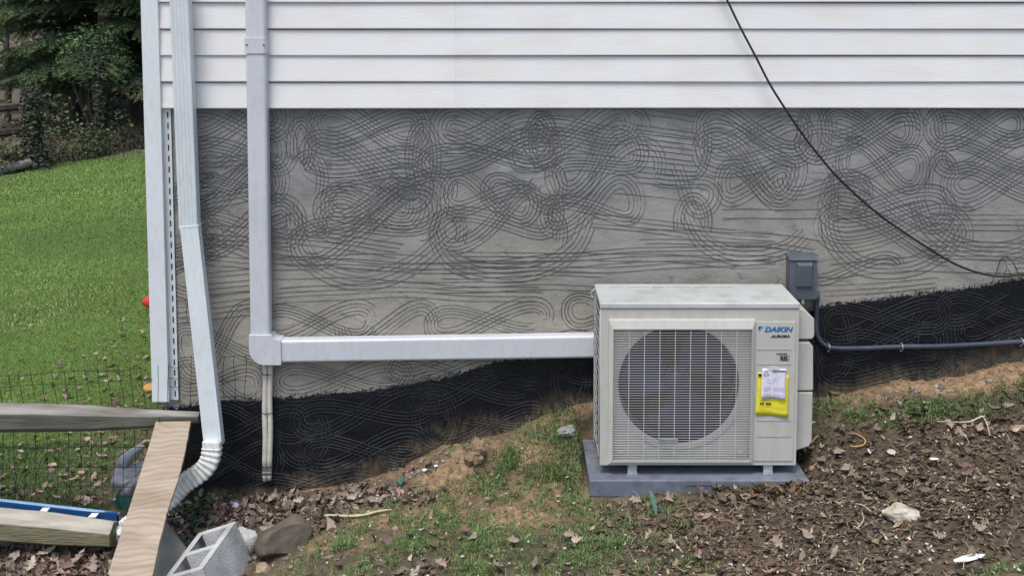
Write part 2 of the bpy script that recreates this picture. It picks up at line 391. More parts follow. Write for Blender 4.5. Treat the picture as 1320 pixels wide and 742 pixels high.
def _interp(tab, X): return np.interp(X, [a for a, b in tab], [b for a, b in tab])
PAD = (at(757, 619, -.515)[0] - .01, at(1044, 618, -.515)[0], -.515, -.03)
def gz_base(X, Y):
    X = np.asarray(X, float); Y = np.asarray(Y, float)
    w, f, s = _interp(_zw, X), _interp(_zf, X), _interp(_z2, X)
    far = s + .12
    z = np.where(Y > -.55, f + (w - f) * sstep(-.55, 0, Y), np.where(Y > -1.3, s + (f - s) * np.clip((Y + 1.3) / .75, 0, 1), s + (far - s) * sstep(-1.3, -6, Y)))
    lawn = -.40 + .004 * np.maximum(Y, 0) + .02 * fbm(X * .5, Y * .5, 2) + .28 * sstep(14, 22, Y) * sstep(-6, -1, X + 2) * 0
    lawn = lawn + .9 * sstep(24, 60, Y) + sstep(60, 200, Y) * 3
    z = np.where(Y > 0, z * (1 - sstep(0, .6, Y)) + lawn * sstep(0, .6, Y), z)
    return z
def gz(X, Y):
    z = gz_base(X, Y)
    near = sstep(9, 3, np.abs(X)) * sstep(2, .3, Y)
    z = z + near * ((fbm(X * 3.1 + 9, Y * 3.1, 3) - .45) * .07 + (fbm(X * 14, Y * 14 + 3, 3) - .45) * .030)
    # clods of clay left by the digging
    for px, py, r, h in CLODS:
        x0, y0 = px, py; d2 = ((X - x0) ** 2 + (Y - y0) ** 2) / r ** 2
        z = z + h * np.exp(-d2 * 1.5) * (.7 + .6 * vnoise(X * 30, Y * 30))
    x0, x1, y0, y1 = PAD
    dist = np.maximum(np.maximum(x0 - X, X - x1), np.maximum(y0 - Y, Y - y1))
    cut = -.06 + np.maximum(Y + .05, 0) * 12 + np.maximum(x0 - X, 0) * 8 + np.maximum(X - x1, 0) * 2.0 + np.maximum(y0 - Y, 0) * 1.0
    z = np.where(dist < .30, np.minimum(z, cut), z)
    return z
CLODS = [(X_(613, 5.2), -.18, .075, .085), (X_(590, 5.2), -.2, .05, .04), (X_(575, 5.2), -.2, .05, .04), (X_(690, 5.1), -.25, .10, .06), (X_(640, 5.2), -.12, .09, .03),
         (X_(560, 5.25), -.1, .2, .05), (X_(1150, 5.3), -.05, .25, .04), (X_(1290, 5.3), -.1, .12, .03)]

# masks drawn from the photograph's layout: (cx, cy, rx, ry, strength)
GRASS = [(650, 600, 60, 20, .8), (690, 650, 60, 16, .5), (610, 700, 60, 30, .7), (1180, 528, 130, 10, .9), (665, 618, 78, 30, 1), (725, 560, 36, 34, .9), (600, 585, 24, 12, .5), (570, 690, 90, 34, .9), (480, 715, 80, 26, .8), (690, 715, 120, 34, .95), (800, 690, 60, 30, .6),
         (860, 735, 70, 14, .8), (560, 640, 26, 16, .6), (740, 640, 40, 26, .7), (520, 655, 40, 12, .4), (1085, 530, 60, 16, .8), (1140, 540, 60, 15, 1), (1220, 522, 70, 14, 1), (1300, 510, 44, 16, 1),
         (1300, 735, 50, 12, .8), (1060, 560, 24, 12, .5), (835, 650, 40, 14, .4), (415, 735, 40, 12, .5), (640, 660, 40, 14, .4)]
CLAY = [(640, 530, 90, 26, 1), (720, 520, 50, 20, .8), (610, 585, 34, 24, 1), (585, 620, 45, 24, 1), (682, 580, 36, 16, 1), (505, 668, 60, 14, .9), (668, 668, 50, 16, 1), (430, 700, 52, 12, .8),
        (560, 560, 60, 24, .7), (1220, 497, 90, 12, .9), (1290, 480, 60, 14, 1), (1110, 512, 50, 8, .7), (480, 600, 90, 24, .5), (900, 665, 40, 16, .4), (560, 650, 50, 14, .6), (700, 640, 60, 20, .4), (400, 625, 70, 14, .35)]
LITTER = [(1150, 640, 260, 95, 1), (900, 690, 130, 45, .9), (1250, 560, 120, 40, 1), (1000, 740, 240, 50, 1), (320, 660, 110, 26, 1), (470, 640, 90, 16, .9), (260, 690, 70, 40, 1), (80, 735, 130, 34, 1),
          (850, 655, 80, 18, .7), (620, 735, 160, 22, .35), (570, 605, 60, 8, .5), (180, 570, 50, 60, .5), (560, 715, 90, 30, .2), (760, 700, 60, 40, .3), (1320, 520, 60, 20, .8)]
def mask(tab, px, py):
    m = np.zeros_like(px)
    for cx, cy, rx, ry, s in tab:
        m = np.maximum(m, s * np.exp(-(((px - cx) / rx) ** 2 + ((py - cy) / ry) ** 2) ** 1.5 * .9))
    return m

def edgeY(X): return np.clip(13.5 + (np.asarray(X, float) + 6.0) * 2.6, 8.5, 17.0)
def build_ground():
    xs = np.concatenate([[-260, -120, -60, -35, -22, -15, -11, -8.5, -6.5, -5.2, -4.4, -3.8, -3.3], np.arange(-2.9, 2.9, .0125), np.arange(2.95, 4.5, .12), [5, 6, 8, 11, 16, 25, 45, 90, 260]])
    ys = np.concatenate([[-120, -50, -25, -14, -9, -7, -5.5, -4.5, -3.8, -3.2, -2.8, -2.5], np.arange(-2.2, -1.5, .05), np.arange(-1.5, .1, .0125), np.arange(.12, 3, .06), np.arange(3.1, 24, .25), [26, 29, 33, 40, 50, 65, 90, 140, 220, 400]])
    X, Y = np.meshgrid(xs, ys, indexing='ij'); Z = gz(X, Y)
    nx, ny = X.shape
    V = np.stack([X, Y, Z], -1).reshape(-1, 3)
    i = np.arange(nx - 1)[:, None] * ny + np.arange(ny - 1)[None]
    F = np.stack([i, i + ny, i + ny + 1, i + 1], -1).reshape(-1, 4)
    px, py = proj(X, Y, Z); n1 = fbm(X * 5, Y * 5, 4); n2 = fbm(X * 22 + 4, Y * 22, 3)
    clay = np.clip(mask(CLAY, px, py) * 1.5 + (n1 - .5) * .9, 0, 1)[..., None]
    lit = np.clip(mask(LITTER, px, py) * 1.4 + (n1 - .5) * .5, 0, 1)[..., None]
    gr = np.clip(mask(GRASS, px, py) * 1.3 + (n2 - .5) * .8, 0, 1)[..., None]
    soil = np.array([.115, .088, .058]); C = np.ones(X.shape + (3,)) * soil * (.75 + .5 * n2[..., None])
    C = C * (1 - lit) + lit * np.array([.085, .064, .046]) * (.6 + .8 * n2[..., None])
    C = C * (1 - gr * .6) + gr * .6 * np.array([.065, .078, .032])
    C = C * (1 - clay) + clay * (np.array([.25, .170, .100]) * (.8 + .4 * n2[..., None]))
    back = (sstep(.2, 1.2, Y) * (X < 3))[..., None]
    lawn = np.array([.10, .155, .032]) * (.8 + .4 * n1[..., None])
    bare = (sstep(2.6, .5, np.hypot((X + 1.75) * 2.6, Y - .8)) * (.5 + n1))[..., None].clip(0, 1)
    lawn = lawn * (1 - bare * .8) + bare * .8 * np.array([.075, .06, .042])
    C = C * (1 - back) + back * lawn
    wood = (sstep(-.3, .3, Y - edgeY(X) + .8 * (n1 - .5)))[..., None]
    C = C * (1 - wood) + wood * np.array([.13, .10, .07])
    me = bpy.data.meshes.new('ground'); me.from_pydata(V.tolist(), [], F.tolist()); me.polygons.foreach_set('use_smooth', [True] * len(F))
    me.materials.append(M['ground']); set_tint(me, C.reshape(-1, 3)); me.update()
    o = bpy.data.objects.new('ground', me); COL.objects.link(o)
    tag(o, 'sloping bare clay, turf and leaf covered soil around the house', 'ground', kind='structure')
build_ground()

# ------------------------------------------------------------------ the house
YS = -.030                                         # face of the siding at its lower lip
XR = 3.35
house = thing('house', (0, 1.5, -.5), 'house with white vinyl siding above a scratch-coated grey cement foundation', 'house')
Zsid = at(660, 139.5, YS)[2]                       # lowest siding edge
H = .1235
xc0, xc1 = at(181.5, 60, -.04)[0], at(203, 60, -.04)[0]
# foundation
mb = MB(); mb.box(WX0, XR, 0, .22, -1.0, Zsid + .03); mb.box(WX0, WX0 + .2, .22, 7, -1.0, Zsid + .03)
fw = mb.obj('foundation_wall', M['wall'], house); fw['label'] = 'grey cement foundation wall scratched with looping comb lines'
mb = MB(); mb.box(WX0 + .02, XR, .02, 7, Zsid + .035, Zsid + H * 18)
mb.obj('wall_core', M['vinyl'], house)
XS = at(586, 70, YS)[0]
def course(x0, x1, k, dy=0.0):
    z = Zsid + k * H
    prof = [(.018, z + H - .004), (-.0195, z + H - .006 + .001), (YS, z + .004), (YS + .001, z), (YS + .006, z - .0008), (-.012, z + .004), (.018, z + .004)]
    n = max(2, int((x1 - x0) / .25)); V = []; F = []
    for i in range(n + 1):
        x = x0 + (x1 - x0) * i / n
        for j, (y, zz) in enumerate(prof): V.append((x, y + dy + .0012 * (math.sin(x * 2.1 + k * 1.7) if j in (1, 2, 3) else 0), zz + .0012 * math.sin(x * 1.3 + k * 2.9)))
    m = len(prof)
    for i in range(n):
        for j in range(m): F.append((i * m + j, i * m + (j + 1) % m, (i + 1) * m + (j + 1) % m, (i + 1) * m + j))
    F += [tuple(range(m)), tuple(n * m + j for j in range(m))[::-1]]
    b = MB(); b.add(V, F); return b.obj('siding_panel', M['vinyl'], house)
for k in range(0, 16):
    course(xc1 - .012, XS + .0015, k, -.0022)
    course(XS - .02, XR, k, 0.0)
# siding on the side wall that runs away from the viewer
for k in range(0, 16):
    z = Zsid + k * H; x = WX0
    V = [(x - .018, .1, z + H - .006), (x - .030, .1, z), (x - .010, .1, z + .004), (x + .01, .1, z + H - .006)]
    V += [(a, 7, c) for a, b, c in V]
    b = MB(); b.add(V, [(0, 1, 5, 4), (1, 2, 6, 5), (2, 3, 7, 6), (3, 0, 4, 7), (0, 3, 2, 1), (4, 5, 6, 7)]); b.obj('siding_panel', M['vinyl'], house)
# corner post: front leg, side leg
pb = at(196, 518, -.045)
zb = pb[2]
xb0, xb1 = at(196, 518, -.045)[0], at(217.5, 518, -.045)[0]
xt0 = at(181, 0, -.045)[0]; xt1 = at(202.5, 0, -.045)[0]
zt = at(181, 0, -.045)[2]
def xl(z): return xb0 + (xt0 - xb0) * (z - zb) / (zt - zb)
b = MB()
ztop = Zsid + 16 * H
V = []
for z in (zb, ztop):
    x0 = xl(z); w = .080
    V += [(x0, -.045, z), (x0 + w, -.045, z), (x0 + w, -.002, z), (x0 + .004, -.002, z), (x0 + .004, .09, z), (x0, .09, z)]
F = [(i, (i + 1) % 6, 6 + (i + 1) % 6, 6 + i) for i in range(6)] + [(5, 4, 3, 2, 1, 0), (6, 7, 8, 9, 10, 11)]
b.add(V, F); cp = b.obj('corner_post', M['trim'], house); bevel(cp, .003)
# nailing flange with its row of slots: bare below the siding
fl = MB(); zf1 = Zsid - .004
def fx(z): return xl(z) + .080
V = []
for z in (zb, zf1):
    x0 = fx(z) + .0005; V += [(x0, -.012, z), (x0 + .036, -.012, z), (x0 + .036, -.007, z), (x0, -.007, z)]
fl.add(V, [(0, 1, 5, 4), (1, 2, 6, 5), (2, 3, 7, 6), (3, 0, 4, 7), (0, 3, 2, 1), (4, 5, 6, 7)])
flo = fl.obj('nailing_flange', M['trim'], house)
nsl = 27
for i in range(nsl):
    z = zb + .03 + (zf1 - zb - .06) * i / (nsl - 1); x = fx(z) + .019
    s_ = MB(); s_.box(x, x + .0065, -.0128, -.011, z - .014, z + .014); s_.obj('slot_shade', M['ink'], flo)  # black block stands for the shade inside an open slot
# tar coating on the lower foundation, its brushed upper edge
TARL = [(150, 527), (222, 524), (255, 520), (300, 516), (345, 515), (400, 511), (460, 506), (520, 497), (560, 488), (600, 480), (640, 466), (690, 461), (765, 452), (900, 425), (1055, 397), (1100, 390), (1150, 383), (1200, 376), (1260, 370), (1320, 357), (1400, 345), (1600, 320)]
tx = np.array([at(a, b, 0)[0] for a, b in TARL]); tz = np.array([at(a, b, 0)[2] for a, b in TARL])
def tarz(x): return np.interp(x, tx, tz)
def tar_tint(x, z):
    """black tar, dusted with dry clay where the backfill splashed it"""
    g = gz(x, np.full_like(x, -.02)); h = z - g
    n = fbm(x * 5, z * 22, 5); n2 = fbm(x * 70, z * 90, 3); n3 = fbm(x * 3 + 1, z * 40, 4)
    nb = fbm(x * 1.7 + 4, z * 2.2, 2)
    reach = .05 + .13 * nb + .03 * np.exp(-((x + .55) / .45) ** 2)
    t = np.clip(1.05 - h / reach + (n - .5) * 1.5 + (n2 - .5) * .8, 0, 1)[:, None] ** 1.2
    haze = (.2 + .8 * n3)[:, None] * sstep(.55, .85, n)[:, None] * .30 * np.clip(1.6 - h / .4, 0, 1)[:, None]
    c = np.array([.0055, .007, .011]) * (.6 + .9 * n3)[:, None]
    c = c * (1 - haze) + haze * np.array([.06, .062, .06])
    return c * (1 - t * .9) + t * .9 * (np.array([.125, .098, .066]) * (.35 + 1.2 * n2)[:, None])
xs = np.arange(WX0 + .001, XR - .002, .004); nz = 46
edge = tarz(xs) + (fbm(xs * 60, xs * 0 + 3, 3) - .45) * .022 + np.where(vnoise(xs * 160, xs * 0) > .72, .012 * vnoise(xs * 90, xs * 0 + 8), 0) + (fbm(xs * 7, xs * 0, 2) - .4) * .03
bot = np.full_like(xs, -.75)
tt = np.linspace(0, 1, nz) ** .9
ZZ = edge[:, None] + (bot - edge)[:, None] * tt[None]
XX = np.repeat(xs[:, None], nz, 1)
YY = -.0025 - .0012 * fbm(XX * 30, ZZ * 30, 2); YY[:, 0] = -.0004
V = np.stack([XX, YY, ZZ], -1).reshape(-1, 3); nX = len(xs)
i = np.arange(nX - 1)[:, None] * nz + np.arange(nz - 1)[None]
F = np.stack([i, i + 1, i + nz + 1, i + nz], -1).reshape(-1, 4)
to = link_mesh('tar_coating', V, F.tolist(), M['tar'], fw, True)
set_tint(to.data, tar_tint(V[:, 0], V[:, 2])); to['label'] = 'black tar coating with a brushed upper edge and dried clay splashes'

# feathered brush strokes along the top of the tar
r = np.random.default_rng(77); nb_ = 2600; bx = r.uniform(WX0 + .03, XR - .05, nb_); bz = tarz(bx) + r.normal(-.004, .008, nb_)
an = r.normal(.9, .45, nb_); ln = r.lognormal(math.log(.013), .5, nb_).clip(.004, .045); w_ = r.uniform(.0006, .0022, nb_)
ex, ez = bx + np.cos(an) * ln, bz + np.sin(an) * ln; nx_, nz2 = -np.sin(an) * w_, np.cos(an) * w_
Vb = np.stack([np.stack([bx + nx_, np.full(nb_, -.0014), bz + nz2], 1), np.stack([bx - nx_, np.full(nb_, -.0014), bz - nz2], 1), np.stack([ex, np.full(nb_, -.0010), ez], 1)], 1)
sb = bulk_mesh('tar_streak', Vb, [(0, 2, 1)], np.tile(np.array([[.012, .013, .016]]), (nb_, 1)) * r.uniform(.6, 3.5, (nb_, 1)), M['tar'], parent=fw); sb['kind'] = 'stuff'

# comb lines: strokes of a notched trowel, drawn as looping eights
lines = []                                          # list of (N,2) arrays in wall X,Z plus width
def wallpt(px, py):
    p = at(px, py, 0); return p[0], p[2]
S = 5.40 / 1460                                     # metres per pixel on the wall
def comb(path_px, n=5, gap=4.4, w=.0032, jit=.8, skip=0.0, shift=0.0):
    P = np.array(path_px, float)
    ha = math.radians(random.uniform(60, 112)); hv = np.array([math.cos(ha), math.sin(ha)]) * 1.22
    d = np.gradient(P, axis=0); d /= (np.linalg.norm(d, axis=1)[:, None] + 1e-9); N = np.stack([-d[:, 1], d[:, 0]], 1)
    for k in range(n):
        if random.random() < skip: continue
        o = (k - (n - 1) / 2) * gap * (1 + random.uniform(-.06, .06))
        s = np.arange(len(P)) * .06 + random.random() * 50
        wob = (vnoise(s * .5, s * 0 + k) - .5) * jit * 1.0
        Q = P + N * (o * (1 - shift) + wob)[:, None] + hv[None] * o * shift
        a = int(random.random() * .06 * len(Q)); b = len(Q) - int(random.random() * .06 * len(Q))
        lines.append((Q[a:b], w * random.uniform(.75, 1.25)))
def eight(cx, cy, a, b, tilt=0, n=5, gap=4.4, t0=0, t1=1.0, drift=0, lean=0, w=.0036):
    T = np.linspace(t0, t1, int(110 * (t1 - t0)) + 8) * 2 * math.pi
    f = 1 + .12 * np.sin(T * .5 + cx)
    x = a * np.cos(T); y = b * np.sin(2 * T) * f * (1 + lean * np.cos(T))
    c, s = math.cos(math.radians(tilt)), math.sin(math.radians(tilt))
    comb(np.stack([cx + x * c - y * s, cy + x * s + y * c + drift * T / 6.28], 1), n, gap, w, shift=.08)
def loop(cx, cy, a, b, tilt=0, n=4, gap=4.4, t0=0, t1=1.0, w=.0036):
    T = np.linspace(t0, t1, int(90 * (t1 - t0)) + 8) * 2 * math.pi
    x = a * np.cos(T); y = b * np.sin(T); c, s = math.cos(math.radians(tilt)), math.sin(math.radians(tilt))
    comb(np.stack([cx + x * c - y * s, cy + x * s + y * c], 1), n, gap, w)
R_ = random.Random(3)
def eight2(xl, yl, xr, yr, bl, br, n=5, gap=4.5, t0=0.0, t1=1.08, w=.0033):
    """one looping eight between two lobe centres, lobes of different height"""
    T = np.linspace(t0, t1, int(120 * (t1 - t0)) + 8) * 2 * math.pi
    c = np.array([(xl + xr) / 2, (yl + yr) / 2]); h = np.array([(xr - xl) / 2, (yr - yl) / 2]) / .66
    u = h / np.linalg.norm(h); p = np.array([-u[1], u[0]])
    bb = bl + (br - bl) * (.5 + .5 * np.tanh(np.cos(T) * 1.6)); wob = 1 + .06 * np.sin(T * 3 + xl)
    P = c + np.cos(T)[:, None] * h + (np.sin(2 * T) * bb * .86 * wob)[:, None] * p
    comb(P, n, gap, w, shift=R_.uniform(0, .10))
E8 = [(430, 158, 520, 166, 21, 26), (425, 198, 522, 222, 20, 24), (436, 268, 515, 262, 20, 30), (412, 312, 535, 268, 26, 30), (590, 166, 680, 166, 22, 20), (577, 206, 690, 192, 14, 24), (592, 248, 668, 262, 24, 24), (590, 296, 690, 270, 24, 34),
      (706, 176, 792, 158, 16, 22), (735, 228, 802, 192, 22, 28), (722, 278, 800, 256, 20, 30), (925, 164, 1014, 170, 24, 26), (926, 196, 1004, 226, 18, 36), (946, 234, 1005, 240, 24, 26), (1085, 162, 1160, 166, 22, 26), (1104, 206, 1172, 218, 26, 26),
      (1094, 250, 1196, 268, 24, 26), (1092, 292, 1212, 302, 24, 32), (1222, 164, 1302, 160, 20, 24), (1232, 202, 1320, 196, 20, 24), (1246, 238, 1335, 232, 22, 26), (1370, 170, 1450, 190, 24, 24), (1375, 230, 1450, 250, 24, 24),
      (262, 160, 345, 152, 22, 22), (270, 205, 350, 190, 18, 30), (258, 250, 340, 232, 22, 26), (275, 300, 360, 285, 26, 24)]
for a in E8: t0 = R_.random(); eight2(*a, n=6 if R_.random() < .6 else 5, gap=R_.uniform(4.7, 5.6), t0=t0, t1=t0 + R_.uniform(.92, 1.2))
for xl_, yl_, xr_, yr_, bl_2, br_2 in E8[:20] + [(470, 235, 560, 232, 20, 22), (345, 165, 385, 240, 16, 24), (850, 205, 905, 240, 20, 20), (640, 225, 715, 228, 18, 22), (1040, 215, 1095, 230, 20, 22), (840, 270, 900, 262, 16, 20), (1180, 215, 1240, 262, 20, 22), (350, 250, 400, 270, 18, 22)]:
    if R_.random() < .42: t0 = R_.random(); eight2(xl_ + R_.uniform(-26, 8), yl_ + R_.uniform(10, 24), xr_ + R_.uniform(-10, 26), yr_ + R_.uniform(10, 24), bl_2 * 1.1, br_2 * 1.1, n=R_.choice((3, 4, 4)), gap=5.6, t0=t0, t1=t0 + R_.uniform(.5, .9))
for cx, cy, a, b, tl, n in [(388, 188, 12, 30, 0, 4), (395, 236, 20, 36, 8, 4), (545, 205, 16, 44, 0, 4), (575, 300, 20, 26, 10, 4), (704, 300, 18, 24, 0, 5), (697, 180, 14, 30, 0, 4), (820, 180, 16, 36, 0, 3), (893, 285, 18, 30, 0, 4), (895, 180, 18, 46, 0, 3), (1050, 170, 16, 36, 0, 4), (1195, 175, 18, 40, 0, 4), (1215, 240, 18, 40, 0, 3), (1062, 250, 14, 40, 0, 3)]:
    loop(cx, cy, a, b, tl, n, 4.6, R_.random(), R_.uniform(.9, 1.3))
for pts_ in ([(378, 262), (384, 305), (412, 346), (470, 362), (530, 342), (575, 305), (600, 285)], [(560, 292), (580, 335), (640, 352), (700, 345), (742, 318), (760, 280)], [(884, 270), (905, 310), (950, 330), (1010, 322), (1040, 300)],
             [(1068, 262), (1074, 310), (1110, 342), (1170, 344), (1215, 322), (1240, 286)], [(1180, 250), (1196, 290), (1240, 318), (1300, 322), (1350, 300)], [(250, 262), (280, 300), (330, 322), (380, 330)]):
    Q_ = np.array([p[:2] for p in spline([(a, b_, 0) for a, b_ in pts_], 16)]); comb(Q_, 5, 5.8, .0032, .6, 0, .08)
# long swept strokes under the loops
def sweepline(x0, x1, y0, y1, amp, n, gap=6.0, w=.0034):
    X = np.linspace(x0, x1, int((x1 - x0) / 4)); s = (X - x0) / (x1 - x0)
    ph = R_.uniform(0, 6.28)
    Yp = y0 + (y1 - y0) * s + amp * np.sin(X * .014 + ph) + amp * .2 * np.sin(X * .041 + ph * 2)
    comb(np.stack([X, Yp], 1), n, gap, w, 1.2, .22)
for args in [(352, 720, 352, 345, 5, 5), (350, 560, 330, 322, 4, 3), (352, 700, 378, 372, 5, 5), (560, 1010, 328, 326, 4, 5), (700, 1012, 352, 346, 3, 4), (560, 780, 362, 366, 4, 5), (820, 1060, 300, 318, 5, 5), (820, 900, 155, 165, 2, 5, 7),
             (815, 900, 185, 192, 2, 5, 7), (815, 900, 222, 230, 2, 5, 7), (790, 900, 258, 268, 2, 5, 7), (760, 1000, 286, 306, 3, 4), (1060, 1330, 348, 345, 6, 4), (1058, 1210, 372, 366, 3, 3), (1180, 1500, 322, 318, 4, 4), (1190, 1500, 290, 286, 4, 4, 7),
             (250, 320, 300, 306, 2, 5), (250, 322, 330, 335, 2, 5), (252, 322, 365, 362, 3, 5, 7), (1300, 1500, 345, 335, 3, 4), (222, 330, 400, 392, 3, 5, 7), (350, 520, 302, 318, 3, 5), (250, 322, 212, 205, 3, 4), (250, 322, 260, 250, 3, 4), (350, 1012, 340, 334, 6, 2, 9), (930, 1062, 282, 276, 3, 4)]:
    sweepline(*args)
for cx, cy, a, b, tl, t0, t1, n in [(410, 415, 70, 18, -4, 0, 1, 5), (500, 420, 60, 24, 0, .5, 1.0, 5), (630, 412, 75, 16, -6, .1, 1.05, 5), (790, 400, 60, 18, 0, .3, 1, 4), (440, 488, 84, 15, -3, 0, 1.1, 5), (575, 470, 70, 13, -3, .2, 1.2, 5), (285, 440, 60, 34, -20, 0, 1, 5),
                                    (280, 490, 55, 20, 10, 0, 1, 4), (1100, 345, 60, 14, 0, .5, 1, 4), (700, 440, 60, 12, 0, .5, 1, 3), (250, 380, 40, 20, 60, .1, .8, 4), (240, 250, 14, 40, 70, 0, 1, 3), (240, 330, 14, 40, 70, 0, 1, 3)]:
    eight(cx, cy, a, b, tl, n, 4.8, t0, t1)
# the same strokes go on under the tar
for cx, cy, a, b, tl, n in [(470, 530, 84, 17, -6, 5), (610, 500, 80, 17, -6, 5), (470, 580, 82, 17, -5, 5), (630, 545, 74, 15, -8, 4), (720, 480, 50, 12, -4, 4), (330, 545, 60, 18, 0, 4), (300, 595, 56, 18, 0, 4), (400, 625, 80, 13, -4, 4), (550, 585, 60, 12, -6, 3),
                            (1140, 410, 74, 17, -3, 5), (1280, 395, 66, 16, -4, 5), (1150, 440, 66, 14, 0, 4), (1290, 430, 60, 14, 0, 5), (1140, 480, 72, 15, 0, 5), (1290, 470, 66, 15, -6, 5), (1400, 430, 70, 18, 0, 5), (1180, 505, 60, 12, -4, 4)]:
    t0 = R_.random(); eight(cx, cy, a * R_.uniform(.9, 1.1), b, tl + R_.uniform(-4, 4), n, R_.uniform(4.2, 5), t0, t0 + R_.uniform(.95, 1.2), w=.0032)
for cx, cy, a, b, n in [(560, 540, 26, 34, 4), (390, 560, 28, 36, 4), (1200, 440, 24, 40, 4), (1075, 440, 20, 44, 4), (680, 520, 24, 24, 3), (1250, 485, 26, 24, 4), (735, 490, 20, 30, 3)]:
    loop(cx, cy, a, b, 0, n, 4.8, R_.random(), R_.uniform(1.2, 1.6), w=.003)
Vs = []; Fs = []; k0 = 0
mnX = WX0 + .01
for Q, w in lines:
    Wp = np.array([wallpt(a, b) for a, b in Q]); ok = (Wp[:, 1] < Zsid - .004) & (Wp[:, 0] > mnX) & (Wp[:, 0] < XR - .01)
    idx = np.where(ok)[0]
    if len(idx) < 4: continue
    for seg in np.split(idx, np.where(np.diff(idx) > 1)[0] + 1):
        if len(seg) < 4: continue
        P = Wp[seg]; d = np.gradient(P, axis=0); d /= (np.linalg.norm(d, axis=1)[:, None] + 1e-9); N = np.stack([-d[:, 1], d[:, 0]], 1)
        s = np.arange(len(P)) * .25 + k0 * .01; ww = w * (.55 + .8 * vnoise(s, s * 0 + 2)) / 2
        ww = np.where(vnoise(s * .6 + 40, s * 0 + 5) < .16, .0002, ww); ww[0] = ww[-1] = .0003
        L = P + N * ww[:, None]; Rr = P - N * ww[:, None]; m = len(P)
        yb = np.full(m, -.0006); ym = -.0016 - .0035 * sstep(.9, 0, 0) * 0 - .0012 * vnoise(s, s * 0 + 7)
        tarred = (tarz(P[:, 0]) > P[:, 1]); yb = np.where(tarred, -.0030, yb); ym = np.where(tarred, -.0062, ym)
        Vs += [np.stack([L[:, 0], yb, L[:, 1]], 1), np.stack([P[:, 0], ym, P[:, 1]], 1), np.stack([Rr[:, 0], yb, Rr[:, 1]], 1)]
        for q in range(m - 1):
            Fs += [(k0 + q, k0 + q + 1, k0 + m + q + 1, k0 + m + q), (k0 + m + q, k0 + m + q + 1, k0 + 2 * m + q + 1, k0 + 2 * m + q)]
        k0 += 3 * m
V = np.concatenate(Vs)
nz_ = fbm(V[:, 0] * 8, V[:, 2] * 8, 3); tcol = tar_tint(V[:, 0], V[:, 2])
isT = (tarz(V[:, 0]) > V[:, 2])[:, None]
cgroove_shade = np.array([.108, .109, .105]) * (.65 + .8 * nz_)[:, None]  # darker cement plus painted groove shade; the lines themselves are raised ribs
ctar = np.array([.040, .042, .040]) * (.2 + 1.4 * nz_)[:, None] + tcol * .8
lo = link_mesh('comb_line', V, Fs, M['comb'], fw, True); set_tint(lo.data, np.where(isT, ctar, cgroove_shade))
lo['kind'] = 'stuff'; lo['label'] = 'looping figure-eight comb scratches over the cement coat'

# ------------------------------------------------------------------ equipment pad
YF = -.45                                          # front face of the air conditioner
p0 = at(760, 619, -.515); p1 = at(1044, 618, -.515); ZP = p0[2]
px0, px1, pyf, pyb = p0[0], p1[0], -.515, -.035
pad = thing('equipment_pad', ((px0 + px1) / 2, -.27, ZP - .09), 'blue-grey plastic equipment pad under the outdoor air conditioner', 'equipment pad')
b = MB()
b.add([(px0, pyf, ZP - .072), (px1, pyf, ZP - .072), (px1 - .012, pyb, ZP - .072), (px0 - .004, pyb, ZP - .072), (px0, pyf, ZP), (px1, pyf, ZP), (px1 - .012, pyb, ZP), (px0 - .004, pyb, ZP)],
      [(0, 3, 2, 1), (4, 5, 6, 7), (0, 1, 5, 4), (1, 2, 6, 5), (2, 3, 7, 6), (3, 0, 4, 7)])
bevel(b.obj('pad_shell', M['pad'], pad), .004)
b = MB(); a0 = at(886, 614, -.517)[0]; a1 = at(917, 614, -.517)[0]
b.box(a0, a1, -.5185, -.50, ZP - .022, ZP + .0015); bevel(b.obj('lifting_tab', M['pad'], pad), .002)
b = MB(); b.box(px0 + .006, px1 - .01, pyf + .008, pyb - .01, ZP - .11, ZP - .0725); b.obj('foam_core', M['padlow'], pad)

# ------------------------------------------------------------------ outdoor air conditioner
xa = at(774.5, 390, YF)[0]; xb = at(1030.5, 390, YF)[0]; za = at(780, 599, YF)[2]; zt_ = at(780, 390, YF)[2]
YB = -.115
ac = thing('air_conditioner', ((xa + xb) / 2, (YF + YB) / 2, za - .02), 'off-white outdoor air conditioner with slatted fan grille on the pad', 'air conditioner')
def A(px, py, y=YF): return at(px, py, y)
def axz(px, py): p = at(px, py, YF); return p[0], p[2]
# top lid with a small overhang
b = MB(); b.box(xa - .004, xb + .003, YF - .006, YB + .004, zt_ - .026, zt_)
lid = b.obj('top_panel', M['ac_top'], ac); bevel(lid, .006, 3)
# front panel: flat sheet with the big rectangular opening of the grille
gx0, gz1 = axz(790.5, 421); gx1, gz0 = axz(965.5, 592)
fx0, fz1 = axz(785, 411); fx1, fz0 = axz(970, 597)
b = MB()
zz0, zz1 = za, zt_ - .027
b.box(xa, gx0 - .012, YF, YF + .02, zz0, zz1); b.box(gx1 + .010, xb, YF, YF + .02, zz0, zz1)
b.box(gx0 - .012, gx1 + .010, YF, YF + .02, gz1 + .008, zz1); b.box(gx0 - .012, gx1 + .010, YF, YF + .02, zz0, gz0 - .006)
fp = b.obj('front_panel', M['ac'], ac)
